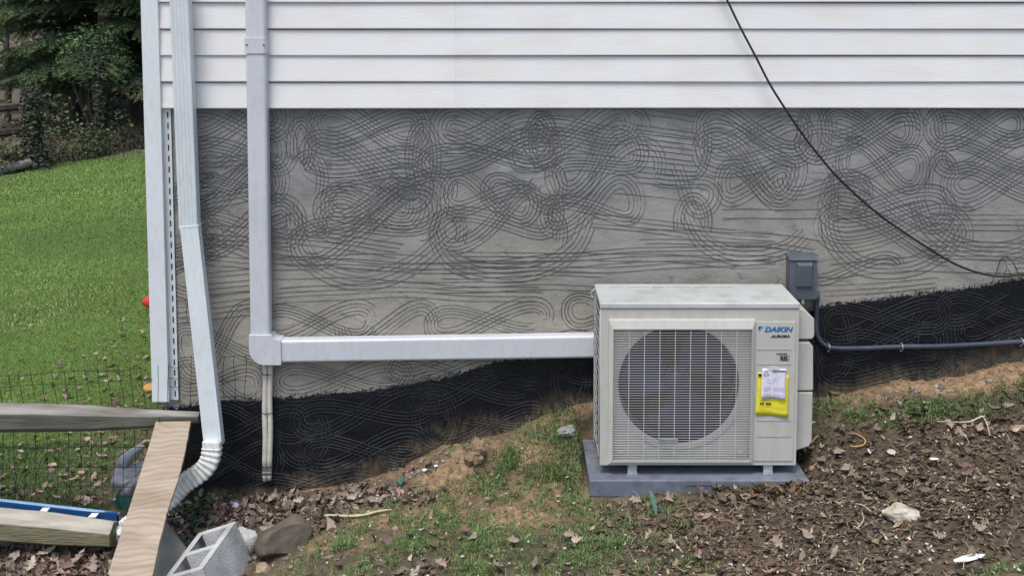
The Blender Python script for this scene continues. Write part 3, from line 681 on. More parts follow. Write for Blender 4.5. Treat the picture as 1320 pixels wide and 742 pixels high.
# rounded left shoulder of the casing, right side, bottom, rear
b = MB(); b.sweep(rrect(.030, .030, .012), [(xa + .012, YF + .016, zz0 - .001), (xa + .012, YF + .016, zz1)], Vector((1, 0, 0)))
b.obj('corner_column', M['ac'], ac, True)
b = MB(); b.box(xb - .004, xb - .0008, YF + .0205, YB, zz0, zz1); bevel(b.obj('side_panel', M['ac'], ac), .001)
b = MB(); b.box(xa + .004, xb - .005, YF + .021, YB - .002, zz0 + .001, zz0 + .022); b.obj('base_pan', M['ac'], ac)
b = MB(); b.box(xb - .25, xb - .005, YB - .004, YB, zz0 + .023, zz1 - .001); b.obj('rear_panel', M['ac'], ac)
# raised bevelled surround round the grille
b = MB()
def ringframe(b, o, i, yo, yi, yb_):
    (ox0, ox1, oz0, oz1), (ix0, ix1, iz0, iz1) = o, i
    V = [(ox0, yb_, oz0), (ox1, yb_, oz0), (ox1, yb_, oz1), (ox0, yb_, oz1), (ox0, yo, oz0), (ox1, yo, oz0), (ox1, yo, oz1), (ox0, yo, oz1),
         (ix0, yi, iz0), (ix1, yi, iz0), (ix1, yi, iz1), (ix0, yi, iz1), (ix0, yb_ + .012, iz0), (ix1, yb_ + .012, iz0), (ix1, yb_ + .012, iz1), (ix0, yb_ + .012, iz1)]
    F = []
    for k in range(3):
        for j in range(4): F.append((k * 4 + j, k * 4 + (j + 1) % 4, k * 4 + 4 + (j + 1) % 4, k * 4 + 4 + j))
    b.add(V, F)
ringframe(b, (fx0, fx1 - .001, fz0, fz1), (gx0, gx1, gz0, gz1 - .006), YF - .012, YF - .024, YF + .001)
sur = b.obj('grille_surround', M['ac'], ac); bevel(sur, .0025)
# shroud behind the grille: flat plate with round fan opening and bell mouth
cx, cz = axz(876, 498); RX = axz(953, 498)[0] - cx
yS = YF + .021
N = 64
def edgept(a):
    c, s = math.cos(a), math.sin(a)
    hx0, hx1, hz0, hz1 = gx0 - .011, gx1 + .009, gz0 - .005, gz1 + .007
    t = min(((hx1 if c > 0 else hx0) - cx) / c if abs(c) > 1e-6 else 9, ((hz1 if s > 0 else hz0) - cz) / s if abs(s) > 1e-6 else 9)
    return (cx + c * t, cz + s * t)
V = []; F = []
rings = [('e', yS), (1.06, yS), (1.03, yS + .003), (1.015, yS + .010)]
for r, y in rings:
    for k in range(N):
        a = 2 * math.pi * (k + .5) / N
        if r == 'e': ex, ez = edgept(a); V.append((ex, y, ez))
        else: V.append((cx + RX * r * math.cos(a), y, cz + RX * r * math.sin(a)))
for q in range(len(rings) - 1):
    for k in range(N): F.append((q * N + k, q * N + (k + 1) % N, (q + 1) * N + (k + 1) % N, (q + 1) * N + k))
b = MB(); b.add(V, F); b.obj('fan_shroud', M['shroud'], ac, True)
b = MB(); V = []
for r_, y_ in ((1.0148, yS + .0105), (1.0, yS + .03), (.99, yS + .07), (.99, yS + .12)):
    for k in range(N): V.append((cx + RX * r_ * math.cos(2 * math.pi * k / N), y_, cz + RX * r_ * math.sin(2 * math.pi * k / N)))
b.add(V, [(q * N + k, q * N + (k + 1) % N, (q + 1) * N + (k + 1) % N, (q + 1) * N + k) for q in range(3) for k in range(N)]); b.obj('fan_tunnel', M['fan'], ac, True)
# curved lighter rib cast round the lower rim
b = MB(); b.tube([(cx + RX * 1.10 * math.cos(a), yS - .003, cz + RX * 1.10 * math.sin(a)) for a in np.linspace(math.radians(-128), math.radians(-20), 24)], .004, 6)
b.obj('shroud_rib', M['shroud'], ac, True)
for qx, qz in ((800, 584), (955, 584), (812, 426), (945, 426)):
    ex, ez = axz(qx, qz); b = MB(); b.box(ex - .012, ex + .012, yS - .010, yS - .001, ez - .007, ez + .007); bevel(b.obj('grille_clip', M['ac'], ac), .002)
# coil behind the fan and down the left flank
b = MB(); b.box(xa + .02, xb - .27, YB - .03, YB - .012, zz0 + .023, zz1 - .002)
b.obj('rear_coil', M['coil'], ac)
b = MB(); b.box(xa + .004, xa + .018, YF + .034, YB - .031, zz0 + .023, zz1 - .002); b.obj('side_coil', M['coil'], ac)
b = MB(); b.box(xb - .27, xb - .26, YF + .13, YB - .035, zz0 + .023, zz1 - .002); b.obj('inner_divider', M['coil'], ac)
# fan: hub and three broad swept blades
yH = yS + .07
fan = MB()
fan.tube([(cx, yH - .045, cz), (cx, yH - .040, cz), (cx, yH + .03, cz)], [.030, .052, .055], 24); fo = fan.obj('fan', M['fan'], ac, True)
for q in range(3):
    V = []; F = []; nr, na = 8, 9
    for i in range(nr):
        r = .05 + (RX * .955 - .05) * i / (nr - 1)
        for j in range(na):
            u = j / (na - 1); a = 2 * math.pi * q / 3 + .35 - .55 * (i / (nr - 1)) + u * (1.25 + .25 * i / (nr - 1))
            V.append((cx + r * math.cos(a), yH + (.5 - u) * (.075 - .02 * i / (nr - 1)), cz + r * math.sin(a)))
    for i in range(nr - 1):
        for j in range(na - 1): F.append((i * na + j, i * na + j + 1, (i + 1) * na + j + 1, (i + 1) * na + j))
    m_ = link_mesh('fan_blade', V, F, M['fan'], fo, True); so = m_.modifiers.new('solid', 'SOLIDIFY'); so.thickness = .003
# the grille's slats and upright wires
gyf = YF - .019
nsl = 53
for i in range(nsl):
    z = gz0 + .006 + (gz1 - gz0 - .016) * i / (nsl - 1)
    if i == 0:
        b = MB(); b.add([(gx0, gyf - .0012, z), (gx0, gyf + .0016, z + .0001), (gx0, gyf + .0016, z - .0007), (gx0, gyf - .0010, z - .0014),
                         (gx1, gyf - .0012, z), (gx1, gyf + .0016, z + .0001), (gx1, gyf + .0016, z - .0007), (gx1, gyf - .0010, z - .0014)],
                        [(0, 1, 5, 4), (1, 2, 6, 5), (2, 3, 7, 6), (3, 0, 4, 7), (3, 2, 1, 0), (4, 5, 6, 7)])
        s0 = b.obj('grille_slat', M['ac_slat'], ac); base = s0.location.copy(); zb0 = z
    else:
        c = s0.copy(); COL.objects.link(c); c.parent = ac; c.location = base + Vector((0, 0, z - zb0))
nv = 9
for i in range(1, nv):
    x = gx0 + (gx1 - gx0) * i / nv + .002
    b = MB(); b.box(x - .0014, x + .0014, gyf + .0031, gyf + .0065, gz0 + .001, gz1 - .007); b.obj('grille_upright', M['ac_slat'], ac)
# small service plate on the grille
s0x, s0z = axz(848, 568.5); s1x, s1z = axz(873, 563)
b = MB(); b.box(s0x, s1x, gyf - .004, gyf - .002, s0z, s1z + .002); bevel(b.obj('grille_badge', M['steel'], ac), .001)
# pressed service panel on the right, its grooves drawn as dark shade strips
sx0, sz1 = axz(973, 414); sx1, sz0 = axz(1022, 593.5)
b = MB(); b.box(sx0, sx1, YF - .004, YF - .0005, sz0, sz1); sp = b.obj('service_panel', M['ac'], ac); bevel(sp, .0025)
for py in (449, 468, 540.5, 561):
    q0x, q0z = axz(975.5, py); q1x, _ = axz(1019.5, py)
    b = MB(); b.box(q0x, q1x, YF - .0062, YF - .0042, q0z - .0035, q0z); b.obj('pressed_rib', M['ac_top'], sp)
    b = MB(); b.box(q0x, q1x, YF - .0045, YF - .0041, q0z + .0002, q0z + .0022); b.obj('groove_shade_strip', M['decal'], sp)  # flat dark strip paints the shade of a pressed groove
# wire guard on the left flank
b = MB()
ng = 15
for i in range(ng):
    z = zz0 + .03 + (zz1 - zz0 - .06) * i / (ng - 1); b.tube([(xa - .0015, YF + .034, z), (xa - .0015, YB - .004, z)], .0009, 5)
b2 = b.obj('guard_wires', M['ac_slat'], ac); b2.name = 'guard_wire'; b2['kind'] = 'stuff'
for k in range(3):
    y = YF + .05 + k * .12; b = MB(); b.tube([(xa - .003, y, zz0 + .02), (xa - .003, y, zz1 - .02)], .0010, 5); b.obj('guard_upright', M['ac_slat'], ac)
b = MB(); b.box(xa - .006, xa + .006, YB - .03, YB + .0, zz0, zz1); b.obj('rear_column', M['decal'], ac)
c0 = at(766, 377, YB - .02)
b = MB(); b.add([(c0[0] - .018, YB - .025, c0[2]), (c0[0] + .004, YB - .04, c0[2] + .022), (c0[0] + .004, YB - .01, c0[2] - .02), (c0[0] - .012, YB - .03, c0[2] - .02),
                 (c0[0] - .018, YB - .015, c0[2]), (c0[0] + .004, YB - .02, c0[2] + .022), (c0[0] + .004, YB - .0, c0[2] - .02), (c0[0] - .012, YB - .02, c0[2] - .02)],
                [(0, 1, 2, 3), (4, 7, 6, 5), (0, 4, 5, 1), (1, 5, 6, 2), (2, 6, 7, 3), (3, 7, 4, 0)])
b.obj('corner_clip', M['ac_slat'], ac)
# valve covers on the right flank
def cover(poly, y0, y1, name):
    V = [(a, y0, c) for a, c in poly] + [(a, y1, c) for a, c in poly]; n = len(poly)
    b = MB(); b.add(V, [tuple(range(n))[::-1], tuple(range(n, 2 * n))] + [(i, (i + 1) % n, n + (i + 1) % n, n + i) for i in range(n)])
    return bevel(b.obj(name, M['ac'], ac), .005, 3)
yv0, yv1 = -.385, -.16
def vz(px, py): p = at(px, py, yv0); return p[0], p[2]
xr = xb - .0006
cover([(xr, vz(1030, 396)[1]), (vz(1035, 398)), (vz(1050, 411)), (vz(1050, 433)), (vz(1047, 437)), (xr, vz(1030, 437)[1])], yv0, yv1, 'valve_cover')
cover([(xr, vz(1030, 441)[1]), (vz(1044, 441)), (vz(1048.5, 447)), (vz(1048.5, 503)), (xr, vz(1030, 503.5)[1])], yv0, yv1, 'valve_cover')
cover([(xr, vz(1030, 505.5)[1]), (vz(1048, 505.5)), (vz(1047, 568)), (vz(1043, 575)), (xr, vz(1030, 582)[1])], yv0, yv1, 'valve_cover')
# galvanised feet
for px in (815.5, 991):
    f0 = at(px - 6.5, 604, YF - .012)[0]; f1 = at(px + 6.5, 604, YF - .012)[0]
    b = MB(); b.box(f0 + .002, f1 - .002, YF + .004, YB + .0, zz0 - .0035, zz0 - .0008); b.box(f0 + .002, f1 - .002, YF + .0045, YF + .007, ZP + .0075, zz0 - .0038)
    b.box(f0 - .002, f1 + .002, YF - .010, YF + .0070, ZP + .0008, ZP + .0072); b.box(f0 + .003, f1 - .003, YF - .004, YF + .0042, ZP + .0074, ZP + .013)
    for s in (-.0, .0): pass
    b.box(f0 + .002, f1 - .002, YB - .03, YB - .027, ZP + .001, zz0 - .0036)
    b.obj('mounting_foot', M['steel'], ac)
# faded print on the lid
for q0, q1 in ((785, 806), (808, 838), (841, 857), (858, 892), (895, 914), (916, 945)):
    e0 = at(q0, 368, YB - .07); zz = zt_ + .0006
    x0 = e0[0]; x1 = at(q1, 368, YB - .07)[0]; yy = YB - .055
    b = MB(); b.box(x0, x1, yy - (.022 if q0 in (841, 895) else .014), yy, zt_ + .0002, zz); b.obj('printed_notice', M['decal'], lid)
# logo and lettering
lx, lz = axz(977, 426.5)
yl = YF - .0050
V = [(0, 0), (.0, .021), (.024, .021)]
def flat(pts, y, mat, parent, name, t=.0006):
    n = len(pts); V = [(a, y, c) for a, c in pts] + [(a, y + t, c) for a, c in pts]
    b = MB(); b.add(V, [tuple(range(n)), tuple(range(n, 2 * n))[::-1]] + [(i, (i + 1) % n, n + (i + 1) % n, n + i) for i in range(n)]); return b.obj(name, mat, parent)
flat([(lx + .001, lz + .004), (lx + .003, lz + .022), (lx + .016, lz + .022)], yl, M['logo_navy'], sp, 'logo_mark')
flat([(lx + .003, lz - .002), (lx + .0015, lz + .002), (lx + .018, lz + .022), (lx + .026, lz + .022)], yl, M['logo_light'], sp, 'logo_mark')
t = text_obj('DAIKIN', .031, M['logo_blue'], sp, 'brand_lettering', (axz(985, 427)[0], yl, axz(985, 427)[1]), .0011, .28, 1.16)
t = text_obj('AURORA', .017, M['logo_navy'], sp, 'brand_lettering', (axz(993.5, 434)[0], yl, axz(994, 434.5)[1]), .0008, .28, 1.18)
text_obj('INVERTER', .0095, M['logo_navy'], sp, 'small_lettering', (axz(1000.5, 456)[0], yl, axz(1000, 456.5)[1]), .0003, .2, 1.1)
r0x, r0z = axz(1005, 464.5); r1x, r1z = axz(1017, 457.8)
for q in ((r0x, r1x, r0z, r0z + .0016), (r0x, r1x, r1z - .0016, r1z), (r0x, r0x + .0016, r0z + .0016, r1z - .0016), (r1x - .0016, r1x, r0z + .0016, r1z - .0016)):
    b = MB(); b.box(q[0], q[1], yl, yl + .0006, q[2], q[3]); b.obj('printed_frame', M['ink'], sp)
text_obj('R32', .0205, M['ink'], sp, 'small_lettering', (r0x + .0035, yl, r0z + .0045), .0013, 0, .92)

# ---- the two sheets taped to the service panel
def sheet(pts, y0, bulge, mat, name, label, cat):
    """pts: 4 corners (px,py) tl,tr,br,bl"""
    c = [np.array(at(a, d, y0)) for a, d in pts]; n = 10; V = []
    for i in range(n + 1):
        for j in range(n + 1):
            u, v = j / n, i / n; p = (c[0] * (1 - u) + c[1] * u) * (1 - v) + (c[3] * (1 - u) + c[2] * u) * v
            p = p + np.array([0, -bulge * (v ** 2 * (.55 + .45 * math.cos(u * 5 + 1)) + .15 * math.sin(u * 9) * v), 0]); V.append(p)
    F = [(i * (n + 1) + j, (i + 1) * (n + 1) + j, (i + 1) * (n + 1) + j + 1, i * (n + 1) + j + 1) for i in range(n) for j in range(n)]
    root = thing(name, tuple((c[2] + c[3]) / 2), label, cat)
    o = link_mesh('paper', V, F, mat, root, True); m = o.modifiers.new('s', 'SOLIDIFY'); m.thickness = .0004; m.offset = -1
    def where(u, v):
        p = (c[0] * (1 - u) + c[1] * u) * (1 - v) + (c[3] * (1 - u) + c[2] * u) * v
        return p + np.array([0, -bulge * (v ** 2 * (.55 + .45 * math.cos(u * 5 + 1)) + .15 * math.sin(u * 9) * v) - .0012, 0])
    return root, where
def stripe(root, where, u0, u1, v, t, mat, name='printed_line', n=4):
    V = []
    for k in range(n + 1):
        p = where(u0 + (u1 - u0) * k / n, v); V += [p + np.array([0, 0, t / 2]), p - np.array([0, 0, t / 2])]
    return link_mesh(name, V, [(2 * k, 2 * k + 1, 2 * k + 3, 2 * k + 2) for k in range(n)], mat, root)
ysh = YF - .0075
yr, yw = sheet([(977, 479.5), (1017, 483), (1015.5, 537), (973.5, 533.5)], ysh, .006, M['yellow'], 'energy_label', 'yellow energy label taped to the unit beneath a white sheet', 'label')
p = yw(.02, .10); text_obj('ENERGYGUIDE', .0185, M['ink'], yr, 'heading', tuple(p), .0014, 0, .94)
for v, u0, u1, t in ((.645, .08, .6, .0018), (.80, .05, .42, .0010), (.80, .5, .92, .001), (.845, .55, .9, .0009), (.86, .05, .3, .0009), (.90, .15, .5, .0012), (.94, .76, .95, .001), (.13, .02, .12, .001), (.38, .03, .12, .0012), (.44, .03, .1, .001), (.50, .03, .11, .001), (.32, .92, .98, .001), (.56, .03, .12, .001), (.6, .9, .98, .0012)):
    stripe(yr, yw, u0, u1, v, t, M['inkyel'])
p = yw(.12, .76); text_obj('7.8  10.0', .014, M['ink'], yr, 'figures', tuple(p), .0008, 0, 1.0)
wr, ww_ = sheet([(982.5, 474.5), (1014, 475), (1011.5, 514), (981, 512.5)], ysh - .004, .010, M['paper'], 'caution_sheet', 'white caution sheet taped over the yellow label', 'notice')
p = ww_(.42, .12); text_obj('CAUTION', .0125, M['logo_navy'], wr, 'heading', tuple(p), .0004, 0, 1.05)
a_, b_, c_ = ww_(.08, .24), ww_(.28, .22), ww_(.16, .06)
for q, w in ((a_, b_), (b_, c_), (c_, a_)):
    m = MB(); m.tube([tuple(q), tuple(w)], .0009, 4); m.obj('warning_triangle', M['ink'], wr)
for pts in ([(.62, .2), (.52, .42), (.47, .5)], [(.76, .25), (.62, .45), (.7, .55)], [(.45, .35), (.55, .4), (.62, .35)], [(.2, .37), (.35, .37)], [(.22, .47), (.44, .47)]):
    m = MB(); m.tube([tuple(ww_(*q)) for q in pts], .0005, 4); m.obj('line_drawing', M['inklight'], wr)
for v in (.63, .67, .71, .75, .79, .85, .89, .93):
    if v != .79:
        stripe(wr, ww_, .07, .40 if v != .75 else .3, v, .0014, M['inklight']); stripe(wr, ww_, .5, .94 if v < .9 else .8, v, .0014, M['inklight'])
tp = [at(989, 471.5, ysh - .006), at(1004, 471.5, ysh - .006), at(1004, 476.5, ysh - .006), at(989, 476.5, ysh - .006)]
m = MB(); V = [tuple(q) for q in tp]; V += [(a, c + .0004, d) for a, c, d in V]
m.add(V, [(0, 1, 2, 3), (7, 6, 5, 4), (0, 4, 5, 1), (1, 5, 6, 2), (2, 6, 7, 3), (3, 7, 4, 0)]); m.obj('adhesive_tape', M['film'], wr)

# ------------------------------------------------------------------ disconnect box, conduit, cable
ybx = -.085
q0 = at(1018.5, 334, ybx); q1 = at(1052.5, 387, ybx)
dis = thing('disconnect_box', ((q0[0] + q1[0]) / 2, -.04, q1[2]), 'grey metal electrical disconnect box mounted behind the air conditioner', 'electrical box')
b = MB(); b.box(q0[0] + .002, q1[0] - .002, ybx + .008, -.001, q1[2], q0[2] - .006); bevel(b.obj('box_body', M['boxgrey'], dis), .002)
b = MB(); b.box(q0[0], q1[0], ybx, ybx + .0075, q1[2] + .004, q0[2] - .009); bevel(b.obj('box_cover', M['boxgrey'], dis), .002)
u0 = at(1018, 334, ybx)[0]; u1 = at(1055, 334, ybx)[0]
b = MB(); V = []
b.add([(u0 - .001, ybx - .006, q0[2] - .006), (u1 + .0, ybx - .006, q0[2] - .006), (u1 + .0, -.001, q0[2] + .010), (u0 - .001, -.001, q0[2] + .010),
       (u0 - .001, ybx - .006, q0[2] - .001), (u1, ybx - .006, q0[2] - .001), (u1, -.001, q0[2] + .016), (u0 - .001, -.001, q0[2] + .016)],
      [(0, 3, 2, 1), (4, 5, 6, 7), (0, 1, 5, 4), (1, 2, 6, 5), (2, 3, 7, 6), (3, 0, 4, 7)]); bevel(b.obj('box_hood', M['boxgrey'], dis), .001)
h0 = at(1026, 337.5, ybx); h1 = at(1047.5, 369.5, ybx)
b = MB(); i0 = (h0[0] + .012, h0[2] - .020); i1 = (h1[0] - .010, h1[2] + .016)
b.add([(h0[0], ybx, h1[2]), (h1[0], ybx, h1[2]), (h1[0], ybx, h0[2]), (h0[0], ybx, h0[2]), (i0[0] - .008, ybx - .012, h1[2] + .003), (h1[0] - .004, ybx - .012, h1[2] + .003), (i1[0], ybx - .022, i0[1] + .008), (i0[0], ybx - .022, i0[1] + .008)],
      [(0, 3, 2, 1), (4, 5, 6, 7), (0, 1, 5, 4), (1, 2, 6, 5), (2, 3, 7, 6), (3, 0, 4, 7)]); bevel(b.obj('pull_recess', M['boxgrey'], dis), .003)
b = MB(); l0 = at(1035, 389, ybx); b.box(l0[0] - .006, l0[0] + .006, ybx + .0, ybx + .012, l0[2] - .010, q1[2] + .003); b.obj('hasp', M['steel'], dis)
con = thing('conduit', tuple(at(1180, 446, -.02)), 'dark grey conduit curving down from the box and along the tarred wall', 'conduit')
pts = spline([at(1052, 380, -.025), at(1052.5, 400, -.025), at(1052, 421, -.025), at(1055, 435, -.025), at(1063, 444, -.025), at(1076, 448.3, -.025), at(1110, 448.6, -.025), at(1163, 446.5, -.025), at(1210, 446, -.025), at(1262, 443.5, -.025), at(1318, 440, -.025), at(1450, 434, -.025)], 10)
b = MB(); b.tube(pts, .0118, 12); b.obj('conduit_tube', M['conduit'], con, True)
b = MB(); b.tube([at(1052, 376, -.025), at(1052, 388, -.025)], .0165, 12); b.obj('conduit_fitting', M['boxgrey'], con, True)
for px, py in ((1069, 447.5), (1163, 447), (1318, 440.5)):
    c = at(px, py, -.025); b = MB()
    b.tube([(c[0], -.002, c[2] - .026), (c[0], -.006, c[2] - .013), (c[0], -.03, c[2] - .0132), (c[0], -.0385, c[2]), (c[0], -.03, c[2] + .0132), (c[0], -.006, c[2] + .0136), (c[0], -.004, c[2] + .015)], .0028, 6)
    b.tube([(c[0], -.004, c[2] - .022), (c[0], -.012, c[2] - .022)], .006, 8); b.obj('clamp', M['steel'], con, True)
# small rigid whip between box and unit
cb = MB()
cpts = [(925, -22), (937, 0), (953, 33), (975, 75), (992, 108), (1010, 137), (1035, 174), (1060, 206), (1080, 229), (1100, 248), (1125, 270), (1150, 289), (1175, 306), (1200, 322), (1225, 337), (1250, 348), (1275, 354.5), (1295, 356), (1320, 353), (1360, 343), (1420, 322)]
cab = MB(); cab.tube(spline([at(a, c, -.05 - .03 * math.sin(i * .35)) for i, (a, c) in enumerate(cpts)], 4), .0052, 8)
tag(cab.obj('hanging_cable', M['black'], None, True), 'black cable sagging diagonally across siding and wall', 'cable')
wt = thing('wire_tangle', tuple(at(1295, 372, -.01)), 'thin black wire ends looping over the cable by the right wall', 'wire')
for pts in ([(1279.5, 367), (1281, 357), (1285, 350), (1288, 338), (1292, 332), (1298, 331), (1305, 337), (1311, 348), (1318, 367)], [(1285, 348), (1289, 337), (1292, 333), (1296, 338), (1298, 345)], [(1290, 367), (1294, 357), (1296, 349), (1299, 347), (1303, 354), (1308, 366)]):
    b = MB(); b.tube(spline([at(a, c, -.012 - .012 * math.sin(k * .8)) for k, (a, c) in enumerate(pts)], 5), .0017, 5); b.obj('wire_end', M['black'], wt, True)

# ------------------------------------------------------------------ white line cover running down and across to the unit
yc = -.075
cov = thing('line_cover', tuple(at(337, 468, yc)), 'white plastic line cover dropping down the wall and turning towards the unit', 'pipe cover')
def duct(pts, w, d, name, r=.014, mat='cover', side=None, parent=cov):
    b = MB(); b.sweep(rrect(w, d, r, 5), pts, side); o = b.obj(name, M[mat], parent, True); o.data.set_sharp_from_angle(angle=math.radians(50))
    m = o.modifiers.new('wn', 'WEIGHTED_NORMAL'); m.keep_sharp = True; m.weight = 100; return o
yd = -.046; r = .03
pa, pz = at(328.5, -30, yc), at(335.3, 431, yc)
wv = (at(346.5, 300, yc)[0] - at(320.5, 300, yc)[0])
duct([(pa[0], yd, pa[2]), (pz[0], yd, pz[2] - .01)], wv, .072, 'vertical_duct', .016, side=Vector((1, 0, 0)))
k0_, k1_ = at(329.3, 49, yc), at(329.8, 69, yc)
duct([(k0_[0], yd - .0005, k0_[2]), (k1_[0], yd - .0005, k1_[2])], wv + .010, .080, 'duct_coupling', .018, side=Vector((1, 0, 0)))
for dx in (-.038, .040):
    b = MB(); b.tube([(k0_[0] + dx, -.0885, at(0, 58, yc)[2]), (k0_[0] + dx, -.0855, at(0, 58, yc)[2])], .004, 8); b.obj('screw', M['ink'], cov)
# elbow: wide rounded outer corner, tight inner corner
e0 = at(321.5, 431, yc); e1 = at(350.5, 431, yc); e2 = at(362.5, 437, yc); e3 = at(362.5, 469, yc)
xo, xi, zt2, zi, zo, xe2 = e0[0], e1[0], e0[2], e2[2], e3[2], e2[0]
pts = [(xi, zt2), (xo, zt2), (xo, zo + .075)]
for a in np.linspace(190, 260, 8): pts.append((xo + .075 + .075 * math.cos(math.radians(a)), zo + .075 + .075 * math.sin(math.radians(a))))
pts += [(xo + .075, zo), (xe2, zo), (xe2, zi)]
for a in np.linspace(265, 185, 5): pts.append((xi + .028 + .028 * math.cos(math.radians(a)), zi + .028 + .028 * math.sin(math.radians(a))))
n = len(pts); b = MB()
b.add([(p[0], -.0905, p[1]) for p in pts] + [(p[0], -.004, p[1]) for p in pts], [tuple(range(n)), tuple(range(n, 2 * n))[::-1]] + [(i, (i + 1) % n, n + (i + 1) % n, n + i) for i in range(n)])
eo = b.obj('duct_elbow', M['cover'], cov); bevel(eo, .013, 4, 50)
hz = at(360, 453, yc)[2]
hA, hB = at(355, 453, yc), at(767, 446.5, yc); hw = at(0, 438, yc)[2] - at(0, 467.5, yc)[2]
duct([(hA[0], yd, hA[2]), (hB[0] + .03, yd, hB[2])], .070, hw, 'horizontal_duct', .015, side=Vector((0, 1, 0)))
for px, py in ((350.5, 441), (323.5, 441.5)):
    c = at(px, py, yc - .012); b = MB(); b.tube([(c[0], -.0895, c[2]), (c[0], -.0865, c[2])], .0035, 8); b.obj('screw', M['ink'], cov)
# two insulated hoses tied together below the elbow
hs = thing('drain_hoses', tuple(at(344, 620, -.03)), 'pair of beige hoses tied together hanging below the white cover', 'hose'); hs.name = 'drain_hose'
for k, (xa_, xb_, ye) in enumerate([(341.5, 341.3, 619), (348.2, 347.2, 618)]):
    pp = [at(xa_, 470 + (ye - 470) * t, -.03) for t in np.linspace(0, 1, 12)]
    pe = at(xa_ + (xb_ - xa_), ye, -.03)
    pp = [(p[0] + .0018 * math.sin(i * 1.1 + k), p[1], p[2]) for i, p in enumerate(pp)]
    b = MB(); b.tube(pp[:-2] + [tuple(at(xb_, 607, -.03))], .0125, 12); b.obj('hose', M['hose'], hs, True)
    b = MB(); b.tube([at(xb_, 607.3, -.03), at(xb_, ye, -.03)], .011, 12); b.obj('hose_tip', M['hose'], hs, True)
    b = MB(); b.tube([at(xb_, 606.5, -.03), at(xb_, 611, -.03)], .0128, 12); b.obj('hose_sleeve', M['hosecut'], hs, True)
for py in (481.5, 531.5, 600.5):
    c = at(344.5, py, -.03); b = MB(); T = np.linspace(0, 2 * math.pi, 25)
    b.tube([(c[0] + .0265 * math.cos(a), -.03 + .0145 * math.sin(a), c[2]) for a in T], .0022, 5, cap=False); b.obj('cable_tie', M['black'], hs, True)

# ------------------------------------------------------------------ downspout
ds = thing('downspout', tuple(at(250, 640, -.2)), 'white fluted metal downspout bending away at the house corner', 'downspout')
def fluted(w, d, nf=5, amp=.0013):
    out = []; m = 40
    for k in range(m + 1):
        u = k / m; out.append((-w / 2 + w * u, d / 2 - amp * (1 if math.cos(2 * math.pi * nf * u) > .2 else 0)))
    out += [(w / 2, -d / 2), (-w / 2, -d / 2)]
    return out[::-1]
ydn = [-.095, -.105, -.30]
wd = at(243.5, 150, -.13)[0] - at(219.5, 150, -.13)[0]
u0_ = at(229, -30, -.13); u1_ = at(242.5, 296, -.13)
b = MB(); b.sweep(fluted(wd, .062), [(u0_[0], -.098, u0_[2]), (u1_[0], -.098, u1_[2])], Vector((1, 0, 0))); bo = b.obj('upper_pipe', M['spout'], ds)
l0_ = at(242.8, 294, -.14); l1_ = at(274, 576, -.24)
b = MB(); b.sweep(fluted(wd * .985, .058, 7, .0006), [(l0_[0], -.103, l0_[2]), (l1_[0], -.205, l1_[2])], Vector((1, 0, 0))); bo = b.obj('lower_pipe', M['spout'], ds); bevel(bo, .004)
b = MB(); b.sweep(rrect(wd + .004, .066, .005), [(l0_[0] + .001, -.1, l0_[2] + .006), (l0_[0] + .0015, -.1, l0_[2] + .001)], Vector((1, 0, 0))); b.obj('crimped_joint', M['spout'], ds)
# corrugated elbow
ctr = spline([at(273.6, 568, -.24), at(273, 582, -.245), at(269, 596, -.25), at(260, 607, -.25), at(247, 616, -.25), at(236, 624, -.25), at(220, 641, -.24), at(200, 655, -.22), at(178, 664, -.2), at(160, 676, -.2), at(150, 690, -.2)], 9)
sc = []; sdv = []
L = 0
for i, p in enumerate(ctr):
    if i: L += (Vector(p) - Vector(ctr[i - 1])).length
    sc.append(1.0 if L < .02 else 1.02 + .045 * math.sin(L / .0135 * 2 * math.pi * .75))
cc = [ctr[0]]; 
# resample finely
PP = np.array(ctr); seg = np.r_[0, np.cumsum(np.linalg.norm(np.diff(PP, axis=0), axis=1))]
ss = np.arange(0, seg[-1], .0022); Q = np.stack([np.interp(ss, seg, PP[:, k]) for k in range(3)], 1)
Q[:, 1] = Q[:, 1]
sc = np.where(ss < .03, 1.0, 1.03 + .055 * np.sign(np.sin(ss / .0125 * math.pi)) * np.abs(np.sin(ss / .0125 * math.pi)) ** .5)
sc = np.where(ss > .42, 1.0 + .12 * vnoise(ss * 60, ss * 0) + .04 * np.sin(ss / .008 * math.pi), sc) * np.where(ss > .40, .62, 1)
for i in range(len(Q)):
    t_ = Vector(Q[min(i + 2, len(Q) - 1)] - Q[max(i - 2, 0)]).normalized(); sdv.append(Vector((-t_.z, 0, t_.x)))
b = MB(); b.sweep(rrect(wd * .98, .058, .014, 3), [tuple(q) for q in Q], sdv, list(sc)); b.obj('corrugated_elbow', M['spout_low'], ds, True)

